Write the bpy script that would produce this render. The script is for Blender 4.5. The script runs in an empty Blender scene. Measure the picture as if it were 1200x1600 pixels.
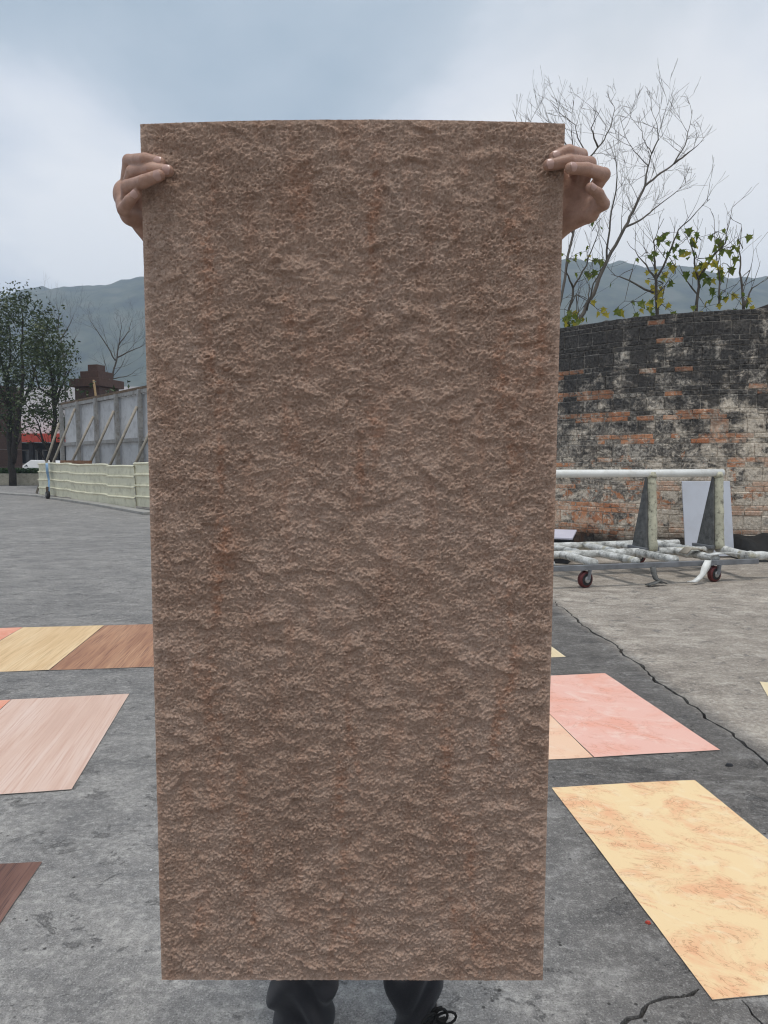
import bpy, bmesh, math, random
import numpy as np
from mathutils import Vector, Matrix, noise as mnoise

rnd = random.Random(7)
rng = np.random.default_rng(11)
C = bpy.data.collections.new("scene_collection")
S = bpy.context.scene
S.collection.children.link(C)
R = math.radians

# ---------------------------------------------------------------- camera
H, F, PITCH = 1.30, 1100.0, math.atan(75 / 1100.0)
cam_d = bpy.data.cameras.new("camera")
cam = bpy.data.objects.new("camera", cam_d)
C.objects.link(cam)
cam.location = (0, 0, H)
cam.rotation_euler = (math.pi / 2 - PITCH, 0, 0)
cam_d.sensor_fit = 'VERTICAL'
cam_d.sensor_height = 24.0
cam_d.sensor_width = 18.0
cam_d.lens = 24.0 * F / 1600.0
cam_d.clip_start = 0.05
cam_d.clip_end = 20000
S.camera = cam

# ---------------------------------------------------------------- world, sun, exposure
SUN_EL, SUN_AZ = R(77), R(170)          # azimuth measured from +Y towards +X
world = bpy.data.worlds.new("World")
S.world = world
world.use_nodes = True
S.view_settings.view_transform = 'Standard'
S.view_settings.look = 'None'
S.view_settings.gamma = 1
S.view_settings.use_curve_mapping = False
S.view_settings.exposure = 0.54
S.cycles.use_denoising = True
S.cycles.pixel_filter_type = 'BLACKMAN_HARRIS'
S.cycles.filter_width = 1.15
S.cycles.volume_bounces = 1
S.cycles.max_bounces = 6
S.cycles.transparent_max_bounces = 8


class NT:
    """small helper for node trees"""
    def __init__(s, nt):
        s.nt = nt
        nt.nodes.clear()

    def n(s, t, **kw):
        nd = s.nt.nodes.new(t)
        for k, v in kw.items():
            setattr(nd, k, v)
        return nd

    def l(s, a, b):
        s.nt.links.new(a, b)

    def put(s, sock, v):
        if hasattr(v, 'is_output') or isinstance(v, bpy.types.NodeSocket):
            s.l(v, sock)
        else:
            if isinstance(v, (tuple, list)) and len(v) == 3 and sock.type == 'RGBA':
                v = (*v, 1)
            sock.default_value = v

    def math(s, op, a, b=0.0, c=0.0, clamp=False):
        nd = s.n('ShaderNodeMath', operation=op, use_clamp=clamp)
        for i, v in enumerate((a, b, c)):
            s.put(nd.inputs[i], v)
        return nd.outputs[0]

    def vmath(s, op, a, b=(0, 0, 0)):
        nd = s.n('ShaderNodeVectorMath', operation=op)
        s.put(nd.inputs[0], a)
        s.put(nd.inputs[1], b)
        return nd.outputs['Value'] if op in ('DOT_PRODUCT', 'LENGTH') else nd.outputs[0]

    def map(s, vec, scale=(1, 1, 1), loc=(0, 0, 0), rot=(0, 0, 0)):
        nd = s.n('ShaderNodeMapping')
        s.put(nd.inputs[0], vec)
        nd.inputs['Scale'].default_value = scale
        nd.inputs['Location'].default_value = loc
        nd.inputs['Rotation'].default_value = rot
        return nd.outputs[0]

    def noise(s, vec, scale=5, detail=4, rough=0.55, dist=0.0):
        nd = s.n('ShaderNodeTexNoise')
        s.put(nd.inputs['Vector'], vec)
        nd.inputs['Scale'].default_value = scale
        nd.inputs['Detail'].default_value = detail
        nd.inputs['Roughness'].default_value = rough
        nd.inputs['Distortion'].default_value = dist
        return nd.outputs[0]

    def voro(s, vec, scale=5, feature='F1', out='Distance'):
        nd = s.n('ShaderNodeTexVoronoi', feature=feature)
        s.put(nd.inputs['Vector'], vec)
        nd.inputs['Scale'].default_value = scale
        return nd.outputs[out]

    def rng(s, v, a, b, c=0.0, d=1.0):
        nd = s.n('ShaderNodeMapRange')
        s.put(nd.inputs[0], v)
        for i, x in zip((1, 2, 3, 4), (a, b, c, d)):
            s.put(nd.inputs[i], x)
        return nd.outputs[0]

    def mix(s, f, a, b, blend='MIX'):
        nd = s.n('ShaderNodeMix', data_type='RGBA', blend_type=blend)
        s.put(nd.inputs['Factor'], f)
        s.put(nd.inputs[6], a)
        s.put(nd.inputs[7], b)
        return nd.outputs[2]

    def ramp(s, f, stops):
        nd = s.n('ShaderNodeValToRGB')
        s.put(nd.inputs[0], f)
        el = nd.color_ramp.elements
        while len(el) < len(stops):
            el.new(0.5)
        for e, (p, c) in zip(el, stops):
            e.position = p
            e.color = (*c, 1)
        return nd.outputs[0]


wn = NT(world.node_tree)
sky = wn.n('ShaderNodeTexSky', sky_type='NISHITA')
sky.sun_disc = False
sky.sun_elevation = SUN_EL
sky.sun_rotation = SUN_AZ
sky.air_density = 1.2
sky.dust_density = 3.0
tc = wn.n('ShaderNodeTexCoord').outputs['Generated']
sep = wn.n('ShaderNodeSeparateXYZ')
wn.l(tc, sep.inputs[0])
zz = wn.math('ADD', wn.math('MAXIMUM', sep.outputs[2], 0.0), 0.42)
cmb = wn.n('ShaderNodeCombineXYZ')
wn.l(wn.math('DIVIDE', sep.outputs[0], zz), cmb.inputs[0])
wn.l(wn.math('DIVIDE', sep.outputs[1], zz), cmb.inputs[1])
cmb.inputs[2].default_value = 3.7
n1 = wn.rng(wn.noise(cmb.outputs[0], 1.9, 7, 0.52, 0.35), 0.3, 0.7, 0.2, 0.8)
n2 = wn.noise(wn.map(cmb.outputs[0], loc=(4.3, 1.2, 0)), 3.6, 6, 0.52, 0.25)
# a thin bright stretch of cloud on the right, low over the hills
gdir = Vector((0.33, 1.0, 0.42)).normalized()
gl = wn.math('MAXIMUM', wn.vmath('DOT_PRODUCT', wn.vmath('NORMALIZE', tc), tuple(gdir)), 0.0)
glow = wn.math('POWER', gl, 14.0)
low = wn.math('ADD', wn.rng(sep.outputs[2], 0.26, 0.52, 0.10, -0.13), wn.rng(sep.outputs[2], 0.56, 0.85, 0.0, 0.14))
ndir = wn.vmath('NORMALIZE', tc)


def blob(v, p, amp):                                    # a cloud mass lying in one direction
    dd = wn.math('MAXIMUM', wn.vmath('DOT_PRODUCT', ndir, tuple(Vector(v).normalized())), 0.0)
    return wn.math('MULTIPLY', wn.math('POWER', dd, p), amp)


masses = wn.math('ADD', blob((-.30, 1, .56), 22.0, -.26), blob((-.40, 1, .36), 60.0, .46))
masses = wn.math('ADD', masses, blob((-.05, 1, .50), 60.0, -.08))
low = wn.math('ADD', low, masses)
cl = wn.math('ADD', wn.math('ADD', wn.math('MULTIPLY', n1, 1.0), wn.math('MULTIPLY', n2, 0.50)),
             wn.math('ADD', wn.math('MULTIPLY', glow, 0.42), low))
cc = wn.ramp(wn.math('SUBTRACT', wn.math('MULTIPLY', cl, 0.86), .06), [(0.36, (0.285, 0.355, 0.415)), (0.54, (0.385, 0.445, 0.50)),
                    (0.68, (0.565, 0.595, 0.64)), (0.86, (0.73, 0.735, 0.74))])
warm = wn.mix(wn.math('MULTIPLY', wn.math('POWER', gl, 60.0), 0.75), cc, (0.74, 0.715, 0.68))
ccs = wn.n('ShaderNodeVectorMath', operation='SCALE')
wn.l(warm, ccs.inputs[0])
ccs.inputs['Scale'].default_value = 10.0
col = wn.mix(0.90, sky.outputs[0], ccs.outputs[0])
bg = wn.n('ShaderNodeBackground')
wn.l(col, bg.inputs[0])
bg.inputs[1].default_value = 0.10
wo = wn.n('ShaderNodeOutputWorld')
wn.l(bg.outputs[0], wo.inputs[0])

sun_d = bpy.data.lights.new("sun", 'SUN')
sun_d.energy = 1.5
sun_d.angle = R(14)
sun_d.color = (1.0, 0.965, 0.91)
sun = bpy.data.objects.new("sun", sun_d)
C.objects.link(sun)
sdir = Vector((math.sin(SUN_AZ) * math.cos(SUN_EL), math.cos(SUN_AZ) * math.cos(SUN_EL), math.sin(SUN_EL)))
sun.rotation_euler = (-sdir).to_track_quat('-Z', 'Y').to_euler()
sun.location = sdir * 100

# ---------------------------------------------------------------- geometry helpers
cp, sp_ = math.cos(PITCH), math.sin(PITCH)


def ray(px, py):
    a, b = (px - 600) / F, -(py - 800) / F
    return Vector((a, cp + b * sp_, b * cp - sp_))     # camera-depth 1


def atc(px, py, zc):                                   # at camera depth
    return Vector((0, 0, H)) + ray(px, py) * zc


def at(px, py, Y):                                     # at distance Y
    d = ray(px, py)
    return Vector((0, 0, H)) + d * (Y / d.y)


def gr(px, py, z=0.0):                                 # on the ground
    d = ray(px, py)
    return Vector((0, 0, H)) + d * ((z - H) / d.z)


def tag(o, label=None, cat=None, group=None, kind=None):
    if label: o['label'] = label
    if cat: o['category'] = cat
    if group: o['group'] = group
    if kind: o['kind'] = kind
    return o


def empty(name, loc, label=None, cat=None, group=None, rz=0.0):
    o = bpy.data.objects.new(name, None)
    C.objects.link(o)
    o.location = loc
    o.rotation_euler = (0, 0, rz)
    o.empty_display_size = 0.1
    return tag(o, label, cat, group)


def wloc(o):
    m = Matrix.Identity(4)
    while o is not None:
        m = Matrix.LocRotScale(o.location, o.rotation_euler, o.scale) @ m
        o = o.parent
    return m


class MB:
    def __init__(s):
        s.v, s.f = [], []

    def add(s, vs, fs):
        k = len(s.v)
        s.v += [tuple(p) for p in vs]
        s.f += [tuple(i + k for i in f) for f in fs]
        return s

    def hexa(s, p):                                    # 8 points: bottom 4 ccw, top 4 ccw
        return s.add(p, [(3, 2, 1, 0), (4, 5, 6, 7), (0, 1, 5, 4), (1, 2, 6, 5), (2, 3, 7, 6), (3, 0, 4, 7)])

    def box(s, c, size, rz=0.0, rx=0.0, ry=0.0):
        m = Matrix.Translation(c) @ Matrix.Rotation(rz, 4, 'Z') @ Matrix.Rotation(ry, 4, 'Y') @ Matrix.Rotation(rx, 4, 'X')
        x, y, z = (k / 2 for k in size)
        return s.hexa([m @ Vector(q) for q in ((-x, -y, -z), (x, -y, -z), (x, y, -z), (-x, y, -z),
                                               (-x, -y, z), (x, -y, z), (x, y, z), (-x, y, z))])

    def bar(s, a, b, w, h, up=Vector((0, 0, 1))):
        a, b = Vector(a), Vector(b)
        d = (b - a).normalized()
        x = d.cross(up)
        if x.length < 1e-4:
            x = d.cross(Vector((0, 1, 0)))
        x.normalize()
        y = x.cross(d).normalized()
        x, y = x * w / 2, y * h / 2
        return s.hexa([a - x - y, a + x - y, a + x + y, a - x + y, b - x - y, b + x - y, b + x + y, b - x + y])

    def tube(s, pts, rad, n=6, cap=True):
        pts = [Vector(p) for p in pts]
        if not isinstance(rad, (list, tuple)):
            rad = [rad] * len(pts)
        k0 = len(s.v)
        ref = None
        for i, p in enumerate(pts):
            d = (pts[min(i + 1, len(pts) - 1)] - pts[max(i - 1, 0)])
            if d.length < 1e-9: d = Vector((0, 0, 1))
            d.normalize()
            if ref is None:
                ref = d.orthogonal().normalized()
            ref = ref - d * ref.dot(d)
            if ref.length < 1e-6: ref = d.orthogonal()
            ref.normalize()
            y = d.cross(ref)
            for j in range(n):
                a = 2 * math.pi * j / n
                s.v.append(tuple(p + (ref * math.cos(a) + y * math.sin(a)) * rad[i]))
        for i in range(len(pts) - 1):
            for j in range(n):
                a, b = k0 + i * n + j, k0 + i * n + (j + 1) % n
                s.f.append((a, b, b + n, a + n))
        if cap:
            s.f.append(tuple(k0 + j for j in reversed(range(n))))
            s.f.append(tuple(k0 + (len(pts) - 1) * n + j for j in range(n)))
        return s

    def lathe(s, c, axis, prof, n=16):                 # prof: (along axis, radius)
        axis = Vector(axis).normalized()
        pts = [Vector(c) + axis * a for a, r in prof]
        x = axis.orthogonal().normalized()
        y = axis.cross(x)
        k0 = len(s.v)
        for p, (a, r) in zip(pts, prof):
            for j in range(n):
                t = 2 * math.pi * j / n
                s.v.append(tuple(p + (x * math.cos(t) + y * math.sin(t)) * r))
        for i in range(len(prof) - 1):
            for j in range(n):
                a, b = k0 + i * n + j, k0 + i * n + (j + 1) % n
                s.f.append((a, b, b + n, a + n))
        s.f.append(tuple(k0 + j for j in reversed(range(n))))
        s.f.append(tuple(k0 + (len(prof) - 1) * n + j for j in range(n)))
        return s

    def mesh(s, name, inv=None):
        me = bpy.data.meshes.new(name)
        vs = s.v if inv is None else [tuple(inv @ Vector(p)) for p in s.v]
        me.from_pydata(vs, [], s.f)
        me.update()
        return me

    def build(s, name, mat, parent=None, smooth=False, bevel=0.0, segs=2):
        inv = wloc(parent).inverted() if parent is not None else None
        if parent is None:                             # own origin at the base
            a = np.array(s.v)
            o0 = Vector((float(a[:, 0].mean()), float(a[:, 1].mean()), float(a[:, 2].min())))
            inv = Matrix.Translation(-o0)
        me = s.mesh(name, inv)
        o = bpy.data.objects.new(name, me)
        C.objects.link(o)
        if parent is None: o.location = o0
        o.parent = parent
        if mat: me.materials.append(mat)
        if smooth: me.polygons.foreach_set('use_smooth', [True] * len(me.polygons))
        if bevel:
            b = o.modifiers.new('bevel', 'BEVEL')
            b.width, b.segments, b.limit_method, b.angle_limit = bevel, segs, 'ANGLE', R(40)
        return o


def npmesh(name, V, Q, mat, parent=None, smooth=True):
    me = bpy.data.meshes.new(name)
    V = np.asarray(V, dtype=np.float32)
    Q = np.asarray(Q, dtype=np.int32)
    if parent is not None:
        M = np.array(wloc(parent).inverted())
        V = (V @ M[:3, :3].T + M[:3, 3]).astype(np.float32)
    me.vertices.add(len(V))
    me.vertices.foreach_set('co', V.ravel())
    n, k = Q.shape
    me.loops.add(n * k)
    me.loops.foreach_set('vertex_index', Q.ravel())
    me.polygons.add(n)
    me.polygons.foreach_set('loop_start', np.arange(0, n * k, k, dtype=np.int32))
    me.update(calc_edges=True)
    me.validate()
    if smooth: me.polygons.foreach_set('use_smooth', [True] * len(me.polygons))
    o = bpy.data.objects.new(name, me)
    C.objects.link(o)
    o.parent = parent
    if mat: me.materials.append(mat)
    return o


def dup(o, parent=None):
    c = o.copy()
    C.objects.link(c)
    c.parent = parent
    for ch in list(o.children):
        dup(ch, c)
    return c


# ---------------------------------------------------------------- materials
def mat(name, rough=0.8, spec=0.3):
    m = bpy.data.materials.new(name)
    m.use_nodes = True
    t = NT(m.node_tree)
    b = t.n('ShaderNodeBsdfPrincipled')
    b.inputs['Roughness'].default_value = rough
    b.inputs['Specular IOR Level'].default_value = spec
    o = t.n('ShaderNodeOutputMaterial')
    t.l(b.outputs[0], o.inputs[0])
    t.b = b
    t.pos = t.n('ShaderNodeNewGeometry').outputs['Position']
    t.obj = t.n('ShaderNodeTexCoord').outputs['Object']
    return m, t


def bump(t, h, strength=0.4, dist=0.01):
    b = t.n('ShaderNodeBump')
    b.inputs['Strength'].default_value = strength
    b.inputs['Distance'].default_value = dist
    t.put(b.inputs['Height'], h)
    t.l(b.outputs[0], t.b.inputs['Normal'])


def simple(name, col, var=0.25, scale=8, rough=0.8, spec=0.3, metal=0.0, bmp=0.0, bscale=60, dirt=None, dirt_amt=0.5):
    m, t = mat(name, rough, spec)
    n = t.noise(t.pos, scale, 5, 0.6)
    lo = tuple(c * (1 - var) for c in col)
    hi = tuple(min(1, c * (1 + var)) for c in col)
    c = t.ramp(n, [(0.3, lo), (0.7, hi)])
    if dirt:
        d = t.rng(t.noise(t.pos, scale * 2.3, 6, 0.65), 0.5, 0.68, 0, dirt_amt)
        c = t.mix(d, c, dirt)
    t.l(c, t.b.inputs['Base Color'])
    t.b.inputs['Metallic'].default_value = metal
    if bmp:
        bump(t, t.noise(t.pos, bscale, 5, 0.6), bmp, 0.01)
    return m


# concrete of the yard
def concrete():
    m, t = mat('yard_concrete', 0.88, 0.22)
    P = t.pos
    big = t.noise(P, 0.55, 5, 0.6, 0.3)
    mid = t.noise(t.map(P, (1, 1.5, 1), rot=(0, 0, 0.3)), 2.6, 9, 0.66, 0.3)
    m2 = t.noise(t.map(P, (1, 1.3, 1), loc=(5, 2, 0)), 11, 8, 0.70, 0.2)
    fine = t.noise(P, 45, 6, 0.72)
    grain = t.noise(P, 190, 4, 0.75)
    mm = t.math('ADD', t.math('MULTIPLY', mid, 0.6), t.math('MULTIPLY', m2, 0.4))
    cold = t.ramp(mm, [(0.37, (0.165, 0.165, 0.168)), (0.5, (0.285, 0.28, 0.275)), (0.63, (0.42, 0.41, 0.395))])
    warm = t.ramp(mm, [(0.37, (0.185, 0.158, 0.132)), (0.5, (0.325, 0.285, 0.242)), (0.63, (0.50, 0.455, 0.395))])
    dark = t.ramp(mm, [(0.37, (0.105, 0.096, 0.090)), (0.5, (0.185, 0.172, 0.162)), (0.63, (0.30, 0.285, 0.27))])
    s = t.n('ShaderNodeSeparateXYZ')
    t.l(P, s.inputs[0])
    # the right-hand slab beyond the joint was poured from a browner mix
    A, B = gr(905, 975), gr(1190, 1180)
    nx, ny = -(B.y - A.y), (B.x - A.x)
    L = math.hypot(nx, ny)
    nx, ny = nx / L, ny / L
    if nx < 0: nx, ny = -nx, -ny
    d = t.math('ADD', t.math('MULTIPLY', s.outputs[0], nx), t.math('MULTIPLY', s.outputs[1], ny))
    d = t.math('SUBTRACT', d, nx * A.x + ny * A.y)
    side = t.rng(t.math('ADD', d, t.math('MULTIPLY', t.math('SUBTRACT', big, 0.5), 0.25)), -0.06, 0.10)
    side = t.math('MULTIPLY', side, t.rng(s.outputs[1], 14, 24, 1, 0))
    # darker pour between the middle of the yard and the joint
    strip = t.rng(t.math('ADD', s.outputs[0], t.math('MULTIPLY', t.math('SUBTRACT', big, 0.5), 1.2)), 0.25, 0.75)
    strip = t.math('MULTIPLY', strip, t.rng(s.outputs[1], 9, 16, 1, 0))
    c = t.mix(t.math('MULTIPLY', strip, 0.9), cold, dark)
    c = t.mix(side, c, warm)
    c = t.mix(t.rng(big, 0.40, 0.60, 0.0, 0.38), c, t.mix(side, (0.150, 0.150, 0.155), (0.19, 0.165, 0.14)))
    scuff = t.rng(t.noise(t.map(P, (1, 1.7, 1), rot=(0, 0, -0.35)), 5.0, 10, 0.74, 0.5), 0.53, 0.66, 0, 0.62)
    c = t.mix(scuff, c, t.mix(side, (0.50, 0.49, 0.475), (0.56, 0.52, 0.46)))
    flake = t.math('MULTIPLY', t.rng(t.noise(t.map(P, (1, 1.3, 1), loc=(3, 0, 0)), 5.5, 10, 0.72, 0.5), 0.585, 0.62, 0, 1.0), 0.55)
    c = t.mix(flake, c, (0.125, 0.122, 0.124))
    c = t.mix(t.rng(fine, 0.44, 0.62, 0.0, 0.45), c, (0.12, 0.117, 0.116))
    c = t.mix(t.rng(fine, 0.46, 0.34, 0.0, 0.45), c, (0.52, 0.51, 0.49))
    c = t.mix(t.rng(grain, 0.55, 0.66, 0.0, 0.55), c, (0.56, 0.55, 0.53))
    c = t.mix(t.rng(grain, 0.46, 0.34, 0.0, 0.70), c, (0.06, 0.058, 0.058))
    hole = t.rng(t.voro(P, 26), 0.10, 0.16, 0.85, 0.0)
    hole = t.math('MULTIPLY', hole, t.rng(t.noise(P, 9, 3, .5), .52, .58))
    c = t.mix(hole, c, (0.05, 0.048, 0.047))
    gain = t.n('ShaderNodeVectorMath', operation='SCALE')
    t.l(c, gain.inputs[0])
    gain.inputs['Scale'].default_value = 1.38
    farg = t.math('MULTIPLY', t.math('SUBTRACT', 1.0, side), t.rng(t.math('ADD', s.outputs[1], t.math('MULTIPLY', big, 1.2)), 2.7, 3.5, 0, .28))
    gsc = t.math('MULTIPLY', t.math('SUBTRACT', 1.22, farg), t.math('SUBTRACT', 1.0, t.math('MULTIPLY', t.math('MULTIPLY', strip, t.math('SUBTRACT', 1.0, side)), .22)))
    t.l(gsc, gain.inputs['Scale'])
    tint = t.mix(1.0, gain.outputs[0], (1.0, 0.975, 0.945), 'MULTIPLY')
    t.l(tint, t.b.inputs['Base Color'])
    h = t.math('ADD', t.math('MULTIPLY', mm, 1.2), t.math('ADD', t.math('MULTIPLY', fine, 0.5), t.math('MULTIPLY', grain, 0.22)))
    h = t.math('SUBTRACT', h, t.math('ADD', t.math('MULTIPLY', flake, 0.4), t.math('MULTIPLY', hole, 0.35)))
    bump(t, h, 0.85, 0.02)
    return m


M_ground = concrete()
M_soil = simple('crack_soil', (0.045, 0.042, 0.038), 0.4, 20)

# ---------------------------------------------------------------- ground with its cracks
def crack_loop(px_pts, w0, seed, step=0.05, jag=0.02):
    r = random.Random(seed)
    pts = [gr(*p) for p in px_pts]
    fine = []
    for a, b in zip(pts, pts[1:]):
        n = max(2, int((b - a).length / step))
        for i in range(n):
            fine.append(a.lerp(b, i / n))
    fine.append(pts[-1])
    n = len(fine)
    Lf, Rt = [], []
    off = 0.0
    for i, p in enumerate(fine):
        d = (fine[min(i + 1, n - 1)] - fine[max(i - 1, 0)]).normalized()
        q = Vector((-d.y, d.x, 0))
        off = off * 0.75 + r.uniform(-jag, jag)
        w = w0 * (0.35 + 0.65 * math.sin(math.pi * min(max(i / (n - 1), 0.02), 0.98)) ** 0.5) * r.uniform(0.45, 1.5)
        o2 = 0 if i in (0, n - 1) else off
        Lf.append(p + q * (o2 + w / 2))
        Rt.append(p + q * (o2 - w / 2))
    return Lf + Rt[::-1]


cracks = [
    crack_loop([(868, 940), (905, 975), (960, 1012), (1010, 1050), (1062, 1090), (1105, 1122), (1150, 1152), (1200, 1190), (1262, 1240), (1330, 1300)], 0.018, 3),
    crack_loop([(965, 1612), (1000, 1588), (1030, 1568), (1062, 1556), (1092, 1545)], 0.012, 5, 0.022, 0.010),
    crack_loop([(1158, 1562), (1178, 1585), (1210, 1615)], 0.005, 6, 0.02, 0.006),
]
bm = bmesh.new()
edges = []
outer = [Vector((-2550, -290, 0)), Vector((2550, -290, 0)), Vector((2550, 2080, 0)), Vector((-2550, 2080, 0))]
inner_box = [Vector((-14, -6, 0)), Vector((14, -6, 0)), Vector((14, 22, 0)), Vector((-14, 22, 0))]
vi = [bm.verts.new(p) for p in inner_box]
for i in range(4):
    edges.append(bm.edges.new((vi[i], vi[(i + 1) % 4])))
rims = []
for lp in cracks:
    vs = [bm.verts.new((p.x, p.y, 0)) for p in lp]
    es = [bm.edges.new((vs[i], vs[(i + 1) % len(vs)])) for i in range(len(vs))]
    edges += es
    rims.append(vs)
bmesh.ops.triangle_fill(bm, use_beauty=True, use_dissolve=False, edges=edges)
vo = [bm.verts.new(p) for p in outer]
for i in range(4):
    j = (i + 1) % 4
    bm.faces.new((vo[i], vo[j], vi[j], vi[i]))
for vs in rims:
    lowv = [bm.verts.new((v.co.x, v.co.y, -0.05)) for v in vs]
    n = len(vs)
    for i in range(n):
        j = (i + 1) % n
        bm.faces.new((vs[i], vs[j], lowv[j], lowv[i]))
for f in bm.faces:
    if abs(f.normal.z) > 0.5 and f.normal.z < 0: f.normal_flip()
me = bpy.data.meshes.new('ground')
bm.to_mesh(me)
bm.free()
me.materials.append(M_ground)
ground = bpy.data.objects.new('ground', me)
C.objects.link(ground)
tag(ground, 'worn grey concrete yard with cracks and stains', kind='structure')
soil = MB().add([(-14, -6, -0.035), (14, -6, -0.035), (14, 22, -0.035), (-14, 22, -0.035)], [(0, 1, 2, 3)]).build('soil', M_soil)
tag(soil, 'dark soil down in the cracks of the yard', kind='structure')

# ---------------------------------------------------------------- hills and haze
def hills():
    m, t = mat('hill_forest', 0.95, 0.05)
    n = t.noise(t.pos, 0.018, 7, 0.65)
    c = t.ramp(n, [(0.40, (0.010, 0.022, 0.012)), (0.52, (0.045, 0.058, 0.028)), (0.62, (0.085, 0.09, 0.06))])
    t.l(c, t.b.inputs['Base Color'])
    prof = [(-700, 560), (-300, 545), (-80, 520), (0, 505), (50, 490), (100, 475), (128, 470), (142, 477), (165, 467),
            (200, 463), (235, 458), (330, 430), (420, 422), (520, 428), (640, 420), (760, 424), (860, 428), (905, 434),
            (960, 438), (1010, 437), (1045, 449), (1100, 456), (1150, 452), (1200, 458), (1300, 470), (1500, 500), (1900, 560)]
    xs = np.array([p[0] for p in prof], float)
    ys = np.array([p[1] for p in prof], float)
    D = 1300.0
    nu, nv = 420, 46
    U = np.linspace(-700, 1900, nu)
    ridge = (725 - np.interp(U, xs, ys)) / F * D
    V = []
    for j in range(nv):
        f = j / (nv - 1)
        Y = 650 + f * 1190
        prof_f = math.sin(min(1, f * 1.83) * math.pi / 2) ** 1.1 if f < 0.547 else max(0.0, 1 - (f - 0.547) / 0.453 * 0.8)
        for i in range(nu):
            X = (U[i] - 600) / F * D
            nz = mnoise.fractal(Vector((X * 0.007, Y * 0.0028, 0.3)), 0.9, 2.1, 5) * 32 * math.sin(math.pi * min(1, f * 0.95))
            cr = mnoise.fractal(Vector((X * 0.035, Y * 0.035, 5.3)), 0.7, 2.1, 4) * 4
            V.append((X, Y, ridge[i] * prof_f + (nz * 0.55 if abs(f - 0.547) > 0.05 else nz * 0.06) + cr * prof_f - 2))
    Q = [(j * nu + i, j * nu + i + 1, (j + 1) * nu + i + 1, (j + 1) * nu + i) for j in range(nv - 1) for i in range(nu - 1)]
    o = npmesh('hills', V, Q, m)
    tag(o, 'wooded hills fading blue grey behind the yard', kind='structure')
    hz = MB().box((0, 900, 199), (5200, 2400, 400))
    hm = bpy.data.materials.new('haze_air')
    hm.use_nodes = True
    nt = NT(hm.node_tree)
    pv = nt.n('ShaderNodeVolumePrincipled')
    pv.inputs['Color'].default_value = (0.72, 0.83, 1.0, 1)
    pv.inputs['Density'].default_value = 0.00050
    pv.inputs['Anisotropy'].default_value = 0.1
    oo = nt.n('ShaderNodeOutputMaterial')
    nt.l(pv.outputs[0], oo.inputs['Volume'])
    h = hz.build('haze', hm)
    tag(h, 'thin blue haze over the yard and hills', kind='stuff')


hills()

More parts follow.
